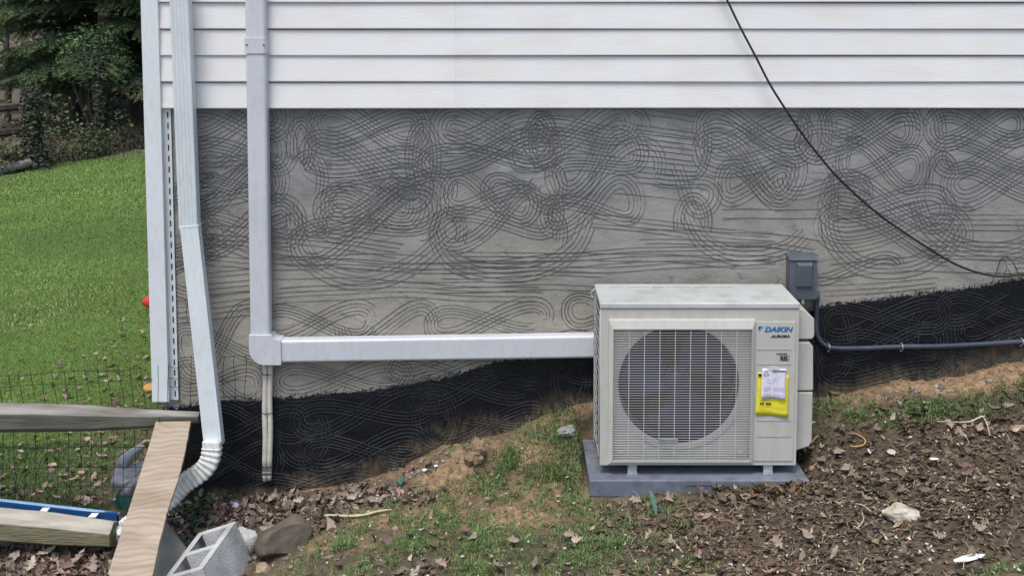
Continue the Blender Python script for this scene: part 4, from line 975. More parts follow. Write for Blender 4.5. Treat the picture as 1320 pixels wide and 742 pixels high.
# ------------------------------------------------------------------ weathered rails across the gap left of the house
def hexbeam(path, radii, name, mats, label, group=None, parent=None, seg=6, cutfrom=0.0):
    """rough beam: polygonal section that changes along its length"""
    P = [Vector(p) for p in path]; V = []; F = []; n = seg; ml = []
    fine = []
    for i in range(len(P) - 1):
        for k in range(10): fine.append((P[i].lerp(P[i + 1], k / 10), np.array(radii[i]) * (1 - k / 10) + np.array(radii[i + 1]) * k / 10))
    fine.append((P[-1], np.array(radii[-1])))
    for i, (p, r) in enumerate(fine):
        for k in range(n):
            a = 2 * math.pi * (k + .5) / n
            w = 1 + .05 * (vnoise(i * .35 + k * 7, k * 3.1) - .5)
            V.append((p.x, p.y + math.cos(a) * r[0] * w, p.z + math.sin(a) * r[1] * w))
    m = len(fine)
    for i in range(m - 1):
        for k in range(n):
            F.append((i * n + k, i * n + (k + 1) % n, (i + 1) * n + (k + 1) % n, (i + 1) * n + k)); ml.append(1 if (2 < k + .5 < n - .5 and (i > m * cutfrom or k >= 3)) else 0)  # lower faces get a darker copy: painted underside shade plus the split cut
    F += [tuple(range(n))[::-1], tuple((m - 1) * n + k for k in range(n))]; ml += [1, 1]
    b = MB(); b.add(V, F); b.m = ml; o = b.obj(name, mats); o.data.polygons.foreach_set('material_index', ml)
    bevel(o, .006, 2, 20); return tag(o, label, 'fence rail', group)
ub = at(0, 539, -.12)
def rp(px, py, y): return at(px, py, y)
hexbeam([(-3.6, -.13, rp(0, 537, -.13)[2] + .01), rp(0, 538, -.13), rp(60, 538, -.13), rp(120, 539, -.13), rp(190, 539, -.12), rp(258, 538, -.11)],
        [(.07, .074), (.066, .072), (.065, .070), (.062, .064), (.05, .046), (.03, .030)], 'fence_rail', [M['beam'], M['beamcut_shade']], 'weathered grey split rail tapering to its end beneath the house corner', 'weathered rails by the house corner', cutfrom=0.0)
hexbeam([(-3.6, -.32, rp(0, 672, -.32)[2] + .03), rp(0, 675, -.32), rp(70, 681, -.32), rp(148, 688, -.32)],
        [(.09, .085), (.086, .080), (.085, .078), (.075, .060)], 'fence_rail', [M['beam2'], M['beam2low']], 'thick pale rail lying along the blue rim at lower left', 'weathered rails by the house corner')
hexbeam([(-3.6, -.22, rp(0, 690, -.22)[2] - .0), rp(0, 700, -.22), rp(80, 700, -.22), rp(118, 698, -.22)],
        [(.05, .035), (.05, .035), (.05, .03), (.045, .015)], 'fence_rail', [M['beam2low'], M['beam2low']], 'thin greenish rail showing under the thick pale rail', 'weathered rails by the house corner')
# a post out on the left carries the rails
b = MB(); b.box(-3.72, -3.58, -.38, -.02, -.6, .55); tag(bevel(b.obj('fence_post', M['beam']), .01), 'squared weathered post carrying the rails at far left', 'fence post')

# ------------------------------------------------------------------ welded wire mesh
wm = thing('wire_mesh', (-1.9, -.04, -.4), 'dark green welded wire mesh strung behind the rails', 'wire fence')
YW = -.045
nvw = 0
for i in range(-14, 26):
    px = 4 + 14.2 * i
    if px > 322: continue
    top = 483 - (px / 190) * 12 if px < 235 else 458
    top = top if px < 330 else 0
    right = px > 235
    yy = YW - (.0 if not right else -.01)
    bend = 8 if px < 195 else 0
    lean = .02
    pts = []
    for t in np.linspace(0, 1, 10):
        py = top + (650 - top) * t if px < 262 else top + (524 - top) * t
        dx = bend * (1 - min(t / .3, 1)) * (-1) + 1.2 * math.sin(i * 2.3 + t * 6)
        pts.append(at(px + dx * 1.0, py, yy - .05 * max(0, 1 - t / .3) * (px < 190)))
    b = MB(); b.tube(pts, .0015, 4); b.obj('wire', M['wire'], wm)
for py, xe in ((484, 195), (499, 200), (528, 240), (552, 240), (577, 262), (603, 240), (628, 200)):
    pts = [at(x, py - (x / 190) * (10 if py < 510 else 2) + 1.0 * math.sin(x * .05 + py), YW - (.045 if py < 490 and x < 190 else .002)) for x in range(-260, xe, 12)]
    b = MB(); b.tube(pts, .0015, 4); b.obj('wire', M['wire'], wm)
for py, xs_, xe in ((459, 283, 325), (473, 196, 240), (490, 283, 325), (498, 196, 235), (487, 196, 240), (511, 283, 322)):
    b = MB(); b.tube([at(x, py + .8 * math.sin(x * .2), -.02) for x in range(xs_, xe, 6)], .0014, 4); b.obj('wire', M['wire'], wm)

# ------------------------------------------------------------------ blue tray rim, grey fabric, green lid, film
bl = thing('plastic_tray', tuple(at(60, 665, -.15)), 'blue plastic tray with pale rim lying behind the thick rail', 'tray')
A0, A1 = at(-120, 632, -.10), at(153, 663, -.10)
b = MB()
def prism(b, A, B, dz, y0, y1):
    b.add([(A[0], y0, A[2]), (B[0], y0, B[2]), (B[0], y1, B[2]), (A[0], y1, A[2]), (A[0], y0, A[2] + dz), (B[0], y0, B[2] + dz), (B[0], y1, B[2] + dz), (A[0], y1, A[2] + dz)],
          [(0, 3, 2, 1), (4, 5, 6, 7), (0, 1, 5, 4), (1, 2, 6, 5), (2, 3, 7, 6), (3, 0, 4, 7)])
prism(b, A0, A1, .006, -.105, -.082); bevel(b.obj('rim', M['bluerim'], bl), .003)
b = MB(); prism(b, (A0[0], 0, A0[2] - .20), (A1[0] - .004, 0, A1[2] - .16), .199 - .03 + .0, -.11, -.09)
prism(b, (A0[0], 0, A0[2] - .031), (A1[0] - .004, 0, A1[2] - .031), .030, -.1105, -.0895); b.obj('side_wall', M['bluep'], bl)
for px, py in ((57, 657), (120, 664)):
    c = at(px, py, -.13); b = MB(); b.add([(c[0] - .022, -.135, c[2] - .008), (c[0] + .014, -.135, c[2] - .008), (c[0] + .026, -.12, c[2] + .006), (c[0] - .008, -.12, c[2] + .006),
         (c[0] - .022, -.139, c[2] - .004), (c[0] + .014, -.139, c[2] - .004), (c[0] + .026, -.124, c[2] + .010), (c[0] - .008, -.124, c[2] + .010)],
         [(0, 3, 2, 1), (4, 5, 6, 7), (0, 1, 5, 4), (1, 2, 6, 5), (2, 3, 7, 6), (3, 0, 4, 7)]); b.obj('white_tag', M['whitebit'], bl)
def drape(pts, y, name, mat, label, cat, thick=.02, rough=.02):
    """crumpled sheet filling an outline (px); outline vertices pulled to a rounded bulge"""
    c = np.mean(pts, 0); n = len(pts); V = []; rings = 6
    for r in range(rings + 1):
        f = 1 - r / rings
        for k, q in enumerate(pts):
            p = c + (np.array(q) - c) * f
            w = fbm(p[0] * .09 + 3, p[1] * .09, 4)
            V.append(at(p[0], p[1], y - thick * (1 - f ** 2) - rough * (w - .4) * 2))
    F = []
    for r in range(rings):
        for k in range(n): F.append((r * n + k, r * n + (k + 1) % n, (r + 1) * n + (k + 1) % n, (r + 1) * n + k))
    o = link_mesh(name, V, F, mat, None, True); m = o.modifiers.new('sub', 'SUBSURF'); m.levels = m.render_levels = 1
    s = o.modifiers.new('sol', 'SOLIDIFY'); s.thickness = .004; s.offset = 1
    return tag(o, label, cat)
def dense(pts, k=4):
    out = []
    for i in range(len(pts)):
        a, b_ = np.array(pts[i], float), np.array(pts[(i + 1) % len(pts)], float)
        for j in range(k): out.append(a + (b_ - a) * j / k)
    return out
drape(dense([(180, 571), (188, 574), (176, 592), (160, 606), (149, 600), (152, 590), (165, 580)]), .02, 'fabric_roll', M['fabric'], 'rolled grey fabric edge poking out from behind the wooden plank', 'fabric', .05, .02)
drape(dense([(149, 601), (165, 600), (200, 588), (200, 628), (172, 640), (152, 638), (142, 622)]), .04, 'fabric_heap', M['fabric'], 'crumpled grey landscape fabric on the ground behind the wire mesh', 'fabric', .05, .05)
c = at(186, 655, .0)
b = MB(); T = np.linspace(0, 2 * math.pi, 40, endpoint=False); R0 = .155
V = [(c[0] + R0 * math.cos(a), -.005 + .05 * (1 - math.sin(a)), c[2] + R0 * .9 * math.sin(a)) for a in T] + [(c[0] + R0 * .93 * math.cos(a), .012 + .05 * (1 - math.sin(a)), c[2] + R0 * .84 * math.sin(a)) for a in T]
V += [(c[0] + R0 * math.cos(a), .025 + .05 * (1 - math.sin(a)), c[2] + R0 * .9 * math.sin(a)) for a in T]
n = 40; b.add(V, [(k, (k + 1) % n, n + (k + 1) % n, n + k) for k in range(n)] + [tuple(range(n, 2 * n))] + [(k, 2 * n + k, 2 * n + (k + 1) % n, (k + 1) % n) for k in range(n)] + [tuple(range(2 * n, 3 * n))[::-1]])
tag(b.obj('bucket_lid', M['teal']), 'round green plastic lid leaning between fabric and plank', 'lid')
drape(dense([(150, 676), (158, 678), (161, 690), (158, 702), (149, 705), (143, 696), (144, 683)]), -.28, 'plastic_film', M['film'], 'crumpled clear plastic film at the end of the thick rail', 'plastic film', .03, .05)
# ------------------------------------------------------------------ plank
tl = Vector(at(203, 541.5, -.205)); tr = Vector(at(246, 541.5, -.205)); bl_ = Vector(at(140.5, 742, -1.0)); br = Vector(at(206, 742, -1.0))
vdir = ((bl_ + br) / 2 - (tl + tr) / 2); Lp = vdir.length; vdir.normalize()
udir = (tr - tl).normalized(); ndir = udir.cross(vdir).normalized(); udir = vdir.cross(ndir).normalized()
if ndir.z < 0: ndir = -ndir; udir = -udir
udir = vdir.cross(ndir).normalized()
if udir.x < 0: udir = -udir
O_ = (tl + tr) / 2
def loc_uv(px, py):
    """point of the plank's plane seen at a pixel, in board coordinates"""
    d = Vector(ray(px, py)); t = (O_ - Vector(CAM)).dot(ndir) / d.dot(ndir); p = Vector(CAM) + d * t - O_
    return p.dot(udir), p.dot(vdir)
Ledge = [loc_uv(*q) for q in ((201, 541.5), (190, 578), (176, 622), (160, 675), (150, 708), (139, 742))]
Redge = [loc_uv(*q) for q in ((245.5, 541.5), (239, 575), (230, 612), (216, 655), (212, 672), (205, 700), (197, 742))]
Lv = np.array([b_ for a, b_ in Ledge]); Lu = np.array([a for a, b_ in Ledge]); Rv = np.array([b_ for a, b_ in Redge]); Ru = np.array([a for a, b_ in Redge])
Vend = Lv[-1] + .62; V = []; ny_, nx_ = 80, 10
for i in range(ny_ + 1):
    v = .0 + Vend * i / ny_
    ul = np.interp(v, Lv, Lu) if v < Lv[-1] else Lu[-1] + .01 * math.sin(v * 9); ur = np.interp(v, Rv, Ru) if v < Rv[-1] else Ru[-1] + .012 * math.sin(v * 14)
    ur += .0035 * (float(vnoise(v * 45, 3.0)) - .5)
    for j in range(nx_ + 1):
        u = ul + (ur - ul) * j / nx_; V.append((u, v, .010 * math.sin(v * 4.2 + .5) + .004 * math.sin(u * 14)))
F = [(i * (nx_ + 1) + j, i * (nx_ + 1) + j + 1, (i + 1) * (nx_ + 1) + j + 1, (i + 1) * (nx_ + 1) + j) for i in range(ny_) for j in range(nx_)]
me = bpy.data.meshes.new('plank'); me.from_pydata(V, [], F); me.materials.append(M['ply'])
pk = bpy.data.objects.new('plank', me); COL.objects.link(pk); n_up = udir.cross(vdir)
pk.matrix_world = Matrix((( udir.x, vdir.x, n_up.x, O_.x), (udir.y, vdir.y, n_up.y, O_.y), (udir.z, vdir.z, n_up.z, O_.z), (0, 0, 0, 1)))
s = pk.modifiers.new('s', 'SOLIDIFY'); s.thickness = .016; s.offset = -1 if n_up.z > 0 else 1
pk.modifiers.new('b', 'BEVEL').width = .0015
tag(pk, 'warped strip of plywood sloping from the grey rail to the ground', 'plank')
b = MB(); n0 = Vector(at(205.5, 545, -.215)); b.tube([n0, n0 + Vector((.004, -.006, .028))], .0018, 6); b.tube([n0 + Vector((.004, -.006, .028)), n0 + Vector((.0041, -.0063, .0295))], .004, 8)
tag(b.obj('nail', M['ink']), 'bent nail sticking up from the top of the plank', 'nail')

# ------------------------------------------------------------------ concrete block
P0 = Vector(at(304, 671.5, -.50))
Wd = Vector((.90, -.12, .33)).normalized(); Ld = Vector((-.42, -.84, -.16)); Ld = (Ld - Wd * Ld.dot(Wd)).normalized(); Nd = Wd.cross(Ld)
if Nd.z > 0: Nd = -Nd                              # points down into the block
bw, bl2, bh = .185, .39, .19
b = MB()
def lb(w0, w1, l0, l1, h0=0, h1=bh): b.box(w0, w1, l0, l1, h0, h1)
t_ = .031
lb(-bw, -bw + t_, 0, bl2); lb(-t_, 0, 0, bl2)
for l0, l1 in ((0, .033), (.178, .212), (bl2 - .033, bl2)): lb(-bw + t_, -t_, l0, l1)
lb(-bw + t_ + .0005, -t_ - .0005, .0335, .1775, .075, .10); lb(-bw + t_ + .0005, -t_ - .0005, .2125, bl2 - .0335, .075, .10)
bm = bmesh.new(); me = bpy.data.meshes.new('concrete_block')
for v in b.v: bm.verts.new(v)
bm.verts.ensure_lookup_table()
for f in b.f: bm.faces.new([bm.verts[i] for i in f])
bmesh.ops.remove_doubles(bm, verts=bm.verts, dist=1e-5)
dup = {}
for f in bm.faces: dup.setdefault(tuple(round(c, 4) for c in f.calc_center_median()), []).append(f)
bmesh.ops.delete(bm, geom=[f for q in dup.values() if len(q) > 1 for f in q], context='FACES')
bmesh.ops.recalc_face_normals(bm, faces=bm.faces); bm.to_mesh(me); bm.free(); me.materials.append(M['conc'])
cbk = bpy.data.objects.new('concrete_block', me); COL.objects.link(cbk)
cbk.matrix_world = Matrix(((Wd.x, Ld.x, Nd.x, P0.x), (Wd.y, Ld.y, Nd.y, P0.y), (Wd.z, Ld.z, Nd.z, P0.z), (0, 0, 0, 1)))
cbk.modifiers.new('b', 'BEVEL').width = .003
tag(cbk, 'pale hollow concrete block tipped in the hollow beside the plank', 'concrete block')

# ------------------------------------------------------------------ rocks and stones
def rock(name, c, size, mat, label, cat='rock', seed=0, rotz=0, sub=4, rough=.28, facets=7, tilt=0):
    r = random.Random(seed); bm = bmesh.new(); bmesh.ops.create_icosphere(bm, subdivisions=sub, radius=1)
    pl = [(Vector((r.gauss(0, 1), r.gauss(0, 1), r.gauss(0, 1))).normalized(), r.uniform(.55, .85)) for _ in range(facets)]
    for v in bm.verts:
        p = v.co.copy()
        for n_, d_ in pl:
            k = p.dot(n_)
            if k > d_: p -= n_ * (k - d_)
        w = float(fbm(p.x * 1.7 + seed * 3, p.y * 1.7 + p.z * 2.3, 4)) - .45
        v.co = p * (1 + rough * w)
    bm.transform(Matrix.Rotation(rotz, 4, 'Z') @ Matrix.Rotation(tilt, 4, 'Y') @ Matrix.Diagonal((*size, 1)))
    me = bpy.data.meshes.new(name); bm.to_mesh(me); bm.free(); me.materials.append(mat)
    me.polygons.foreach_set('use_smooth', [True] * len(me.polygons)); me.set_sharp_from_angle(angle=math.radians(26))
    o = bpy.data.objects.new(name, me); COL.objects.link(o); o.location = c
    return tag(o, label, cat)
def ground_at(px, py, y0=-1.6, y1=-.02):
    Y = np.linspace(y0, y1, 500); D = ray(px, py); t = (Y - CAM[1]) / D[1]; X = CAM[0] + D[0] * t; Z = CAM[2] + D[2] * t; g = gz(X, Y)
    i = np.argmax(Z < g) if (Z < g).any() else len(Y) - 1
    return Vector((X[i], Y[i], g[i]))
def gp(px, py, up=0): v = ground_at(px, py); return (v.x, v.y, v.z + up)
g = ground_at(367, 706)
rock('boulder', (g.x, g.y, g.z + .05), (.135, .10, .085), M['rock'], 'brown angular boulder beside the concrete block', seed=3, rotz=.5, tilt=-.25, facets=9, rough=.2)
g = ground_at(318, 712); rock('boulder', (g.x, g.y, g.z + .055), (.055, .055, .08), M['conc'], 'pale chunk wedged between concrete block and brown boulder', seed=8)
g = ground_at(340, 734); rock('stone', (g.x, g.y, g.z + .008), (.044, .036, .025), M['tanrock'], 'small flat tan stone in front of the brown boulder', 'stone', seed=5)
g = ground_at(1162, 668); rock('stone', (g.x, g.y, g.z + .020), (.074, .046, .042), M['palerock'], 'cream-coloured stone in the dead leaves right of the unit', 'stone', seed=14, rotz=-.3, facets=4, rough=.6)
g = ground_at(731, 562); rock('stone', (g.x, g.y, g.z + .02), (.042, .034, .036), M['greyrock'], 'grey rounded stone in the grass at the back of the pad', 'stone', seed=21, rough=.8)
g = ground_at(614, 590); rock('clay_clod', (g.x, g.y, g.z + .02), (.048, .045, .055), M['claylump'], 'standing lump of dry clay near the dark wall', 'clod', seed=31, rough=1.3, facets=4)
# slab leaning under the plank
sl = [Vector(at(213, 672, -.50)), Vector(at(240, 706, -.55)), Vector(at(236, 760, -.68)), Vector(at(180, 760, -.66))]
b = MB(); off = Vector((-.01, .05, -.02)); V = sl + [p + off for p in sl]
b.add(V, [(0, 1, 2, 3), (7, 6, 5, 4), (0, 4, 5, 1), (1, 5, 6, 2), (2, 6, 7, 3), (3, 7, 4, 0)]); o = b.obj('concrete_slab', M['slab']); bevel(o, .004)
tag(o, 'mossy grey concrete slab leaning beneath the plank', 'slab')

# ------------------------------------------------------------------ small things lying about
def strand(pts, r, mat, name, label, cat, up=.012, lift=None):
    P = [ground_at(*q) for q in pts]; P = [(p.x, p.y, p.z + up + (lift[i] if lift else 0)) for i, p in enumerate(P)]
    b = MB(); P = spline(P, 6); n = len(P); b.tube(P, [r * (.45 + .55 * math.sin(math.pi * min(1, (i + 1) / (n * .6)) * .5)) * (1 if i < n * .8 else 1 - .6 * (i - n * .8) / (n * .2)) for i in range(n)], 6)
    return tag(b.obj(name, M[mat], None, True), label, cat)
strand([(391, 677), (404, 670), (425, 668), (450, 669), (470, 667), (486, 663), (505, 660)], .0065, 'stick', 'root', 'long pale yellow root lying from the boulder over clay', 'root', .014)
strand([(1094, 562), (1104, 564), (1114, 570), (1114, 577), (1104, 580), (1095, 579)], .004, 'yellowstrap', 'plastic_strap', 'curved orange-yellow strip on leaves right of the unit', 'plastic strip', .016)
strand([(1046, 577), (1050, 571), (1055, 567)], .004, 'yellowstrap', 'plastic_strap', 'short yellow strip beside the bottom of the valve cover', 'plastic strip', .02)
strand([(1103, 652), (1113, 655), (1122, 662), (1130, 666)], .0026, 'stick', 'straw', 'pale bent straw left of the cream stone', 'straw', .012)
strand([(1111, 663), (1113, 673), (1106, 683), (1101, 681)], .0026, 'stick', 'straw', 'hooked pale straw below the bent one near the stone', 'straw', .012)
strand([(1117, 722), (1112, 730), (1114, 741)], .0028, 'stick', 'straw', 'pale straw at the bottom edge below the cream stone', 'straw', .012)
strand([(1208, 548), (1230, 549), (1250, 548), (1262, 543), (1270, 541)], .0036, 'stick', 'twig', 'long pale twig in the grass on the right', 'twig', .018)
strand([(1267, 542), (1272, 551), (1276, 567)], .0028, 'stick', 'twig', 'thin pale twig drooping from the long twig at right', 'twig', .018)
strand([(862, 691), (870, 703), (880, 716)], .0026, 'stick', 'straw', 'thin green-yellow straw in leaves below the pad', 'straw', .012)
def chip(px, py, s, mat, name, label, cat, rz=0, tilt=.2, group=None, asp=.5):
    g = ground_at(px, py); r = random.Random(int(px * 7 + py)); n = 7; V = []
    for dz in (0, -.004):
        for k in range(n):
            a = 2 * math.pi * k / n; q = r.uniform(.75, 1.1) if dz == 0 else q
            V.append((s * math.cos(a) * r.uniform(.9, 1.05), s * asp * math.sin(a) * r.uniform(.9, 1.05), dz))
    Mx = Matrix.Rotation(rz, 4, 'Z') @ Matrix.Rotation(tilt, 4, 'X'); V = [tuple((Mx @ Vector(v)) + g + Vector((0, 0, .018))) for v in V]
    b = MB(); b.add(V, [tuple(range(n)), tuple(range(n, 2 * n))[::-1]] + [(i, (i + 1) % n, n + (i + 1) % n, n + i) for i in range(n)])
    return tag(b.obj(name, M[mat]), label, cat, group)
o = chip(1249, 724, .075, 'whitebit', 'paint_chip', 'long white strip of plastic at the bottom right', 'plastic strip', .35, .3, asp=.2)
chip(1149, 587, .022, 'palerock', 'paint_chip', 'white torn scrap on dead leaves above the cream stone', 'scrap', .2, .5, asp=.7)
chip(1121, 586, .022, 'paper', 'paper_scrap', 'upright pale grey scrap left of the torn white scrap', 'scrap', 1.4, .8, asp=.5)
chip(1204, 596, .022, 'whitebit', 'paper_scrap', 'thin white flake in leaves below the long twig', 'scrap', .0, .3, asp=.35)
chip(1192, 573, .018, 'darkred', 'red_scrap', 'small dark red scrap among leaves right of the unit', 'scrap', -.5, .4, asp=.35)
chip(518, 624, .030, 'teal', 'turquoise_scrap', 'turquoise scrap standing in rubble beside the tarred wall', 'scrap', 1.3, 1.0, asp=.6)
chip(548, 610, .014, 'whitebit', 'paint_chip', 'white flake in the rubble right of the turquoise scrap', 'scrap', .3, .4, asp=.6)
chip(562, 605, .010, 'whitebit', 'paint_chip', 'smaller white flake highest in the rubble line', 'scrap', .3, .4, asp=.6)
chip(303, 655, .030, 'paper', 'paper_scrap', 'pale folded scrap in the leaf pit above the block', 'scrap', -.7, .5, asp=.5)
for q, (px, py) in enumerate(((263, 692), (281, 684))):
    pp = P0 + Wd * (-.125 + .075 * q) + Ld * (.075 - .02 * q) + Nd * .062; chipo = chip(340, 700, .011, 'whitebit', 'pebble', ['left of the two white pebbles resting in the block', 'right of the two white pebbles resting in the block'][q], 'pebble', asp=.8)
    loc = pp; chipo.location = loc
# broad blades of a bulb plant in front of the pad
bp = thing('bulb_plant', gp(842, 655), 'two blue-green strap leaves standing in front of the pad', 'plant')
for p_, q_, w_ in (((846, 664), (838, 632), .010), ((823, 640), (800, 655), .008)):
    g0 = ground_at(*p_); tip = Vector(at(q_[0], q_[1], g0.y + .02)); tip.z = max(tip.z, g0.z + .03); V = []
    for k in range(7):
        t = k / 6; c = g0.lerp(tip, t) + Vector((0, 0, .03 * math.sin(math.pi * t) * .5)); w = w_ * math.sin(math.pi * (.15 + .8 * t)) ; V += [c + Vector((-w, 0, .002)), c + Vector((0, -.003, 0)), c + Vector((w, 0, .002))]
    F = [];
    for k in range(6): F += [(3 * k, 3 * k + 1, 3 * k + 4, 3 * k + 3), (3 * k + 1, 3 * k + 2, 3 * k + 5, 3 * k + 4)]
    link_mesh('strap_leaf', V, F, pmat('strap_leaf', (.10, .20, .16), (.16, .27, .22), 20, .5) if 'strap_leaf' not in bpy.data.materials else bpy.data.materials['strap_leaf'], bp, True)
# toys by the corner, mostly hidden by the house
tx_, ty_, tz_ = at(189, 391, 3.5)
b = MB(); b.tube([(tx_ - .035, 3.5, tz_ + .0), (tx_ + .0, 3.5, tz_ + .012), (tx_ + .10, 3.5, tz_ + .02), (tx_ + .3, 3.5, tz_ + .02)], [.012, .045, .09, .10], 14)
tag(b.obj('garden_cone', M['red'], None, True), 'red rounded plastic nose showing past the house corner', 'toy')
b = MB(); b.box(tx_ + .03, tx_ + .3, 3.42, 3.6, -.42, tz_ - .075); tag(bevel(b.obj('blue_base', M['bluerim']), .02), 'blue plastic base under the red nose behind the corner', 'toy')
v = at(188, 498, 1.2); rock('orange_ball', (v[0] + .03, 1.2, v[2] - .01), (.05, .04, .03), M['orange'], 'orange plastic scrap on the soil by the house corner', 'toy', seed=40, rough=.1, facets=3)

# ------------------------------------------------------------------ leaf litter, rubble, grass
def slope_frame(X, Y):
    e = .03; return (gz(X + e, Y) - gz(X - e, Y)) / (2 * e), (gz(X, Y + e) - gz(X, Y - e)) / (2 * e)
def keepout(X, Y):
    x0, x1, y0, y1 = PAD
    k = (X > x0 - .01) & (X < x1 + .01) & (Y > y0 - .012) & (Y < -.04)
    k |= (Y > -.012) & (X > WX0 - .06)
    return k
LOBED = []
def lobed(n, lobes, depth, asp, curl, seed):
    r = np.random.default_rng(seed); V = [(0, 0, 0)]
    for k in range(n):
        a = 2 * math.pi * k / n; q = 1 - depth * (.5 + .5 * math.cos(a * lobes)) * (.6 + .8 * r.random())
        x, y = q * math.cos(a), q * asp * math.sin(a); V.append((x, y, curl * (x * x * .6 + y * y * 1.3) + .10 * r.standard_normal()))
    V[0] = (0, 0, -.05)
    return np.array(V), [(0, k + 1, (k + 1) % n + 1) for k in range(n)]
def oak(widths, seed, curl=.5, side=1.0):
    """leaf with a midrib and uneven lobes on both sides"""
    r = np.random.default_rng(seed); n = len(widths); up = []; dn = []
    for k, w in enumerate(widths):
        t = -1 + 2 * (k + 1) / (n + 1); up.append((t + r.normal(0, .03), w * r.uniform(.75, 1.2))); dn.append((t + r.normal(0, .05), -w * side * r.uniform(.7, 1.2)))
    out = [(-1.0, 0.0)] + dn + [(1.0, r.normal(0, .08))] + up[::-1]
    bend = r.normal(0, .25); tw = r.normal(0, .35)
    V = [(0, 0, -.06)] + [(x, y + bend * x * x, curl * (x * x * .45 + y * y * 1.2) + tw * x * y + .05 * r.standard_normal()) for x, y in out]
    m = len(out); return np.array(V), [(0, k + 1, (k + 1) % m + 1) for k in range(m)]
TEMPL = [oak((.18, .55, .25, .62, .3, .3), 1), oak((.4, .5, .35), 2, .9), oak((.28, .34, .2), 3, 1.0), oak((.2, .6, .35, .7, .35, .42, .15), 4, -.6), oak((.5, .4), 5, .3), oak((.3, .62, .4, .3), 6, 1.2, .5)]
PAL_R = np.array([(.125, .088, .060), (.175, .125, .086), (.085, .060, .044), (.24, .18, .13), (.14, .11, .085), (.38, .30, .22), (.18, .095, .052), (.045, .034, .028)])
PAL_R = PAL_R * np.array([1.0, .99, .88])
PAL_L = np.array([(.20, .14, .105), (.30, .22, .17), (.13, .09, .07), (.38, .30, .24), (.22, .17, .14), (.16, .10, .075)])
def scatter_leaves(name, X, Y, size, pal, w, label, lift=.004, up=.35, seed=0):
    r = np.random.default_rng(seed); N = len(X); sx, sy = slope_frame(X, Y); Z = gz(X, Y)
    kind = r.integers(0, len(TEMPL), N); col = pal[r.choice(len(pal), N, p=np.array(w) / sum(w))] * r.uniform(.75, 1.3, (N, 1))
    obs = []
    allV = []; allF = []; allC = []; k0 = 0
    for q, (tv, tf) in enumerate(TEMPL):
        i = np.where(kind == q)[0]
        if not len(i): continue
        R = rot(r.uniform(0, 6.28, len(i)), np.arctan(sy[i]) * .6 + r.normal(0, up, len(i)), r.normal(0, up, len(i)))
        pos = np.stack([X[i], Y[i], Z[i] + lift + size[i] * .30 * r.random(len(i))], 1)
        V = np.einsum('nij,nkj->nki', R, tv[None] * size[i][:, None, None]) + pos[:, None, :]
        K = len(tv); allV.append(V.reshape(-1, 3)); allF.append((np.asarray(tf)[None] + (np.arange(len(i)) * K)[:, None, None]).reshape(-1, 3) + k0); allC.append(np.repeat(col[i], K, 0)); k0 += len(i) * K
    V = np.concatenate(allV); F = np.concatenate(allF); C = np.concatenate(allC)
    o = bulk_mesh(name, V[None], F, C[None] if False else C.reshape(1, -1, 3), M['leaf'])
    return tag(o, label, 'dead leaves', kind='stuff')
def sample(n, x0, x1, y0, y1, tab, power=1.0, seed=0, extra=0.0):
    r = np.random.default_rng(seed); X = r.uniform(x0, x1, n); Y = r.uniform(y0, y1, n); px, py = proj(X, Y, gz(X, Y))
    # outside the picture the same ground simply goes on
    m = mask(tab, np.clip(px, -40, 1360), np.clip(py, 440, 742)) + extra
    ok = (r.random(n) < m ** power) & ~keepout(X, Y); return X[ok], Y[ok], px[ok], py[ok], r
X, Y, px, py, r = sample(76000, -3.0, 3.3, -1.75, -.01, LITTER, 1.3, 1, .03)
ok = px > 560
scatter_leaves('leaf_litter', X[ok], Y[ok], r.lognormal(math.log(.0075), .62, ok.sum()).clip(.004, .034), PAL_R, (5, 4, 4, 3.2, 4, 1.4, .4, 3), 'brown leaf litter covering the slope right of the unit', seed=2, up=.36)
ok = (px <= 560) & (r.random(len(px)) < .55)
scatter_leaves('leaf_litter', X[ok], Y[ok], r.lognormal(math.log(.021), .4, ok.sum()).clip(.008, .045), PAL_L, (4, 3, 3, 2, 3, 2), 'pinkish brown leaves drifted in the hollow below the dark wall', seed=3, up=.7)
# leaf drift against the pad's front
n = 240; r = np.random.default_rng(8); a = r.random(n); X = at(920, 620, -.53)[0] + a * (px1 + .06 - at(920, 620, -.53)[0]); Y = -.530 - .05 * np.abs(r.normal(0, 1, n))
o = scatter_leaves('leaf_drift', X, Y, r.uniform(.012, .030, n), PAL_R, (5, 4, 3, 3, 3, 1.5, 2, 2), 'leaves drifted against the front of the pad', lift=.018, up=.6, seed=9)
# leaves on the back lawn
r = np.random.default_rng(18); n = 2600; X = -1.75 - np.abs(r.normal(0, 1.0, n)); Y = r.uniform(.02, 4.2, n)
dens = np.exp(-((X + 1.7) ** 2) * 1.1) * .9 + .04; ok = (r.random(n) < dens) & (X < WX0 - .07)
X, Y = X[ok], Y[ok]; scatter_leaves('leaf_litter', X, Y, r.uniform(.012, .032, len(X)), PAL_L, (4, 4, 3, 3, 3, 2), 'dry leaves strewn on the lawn by the house corner', lift=.02, up=.4, seed=19)
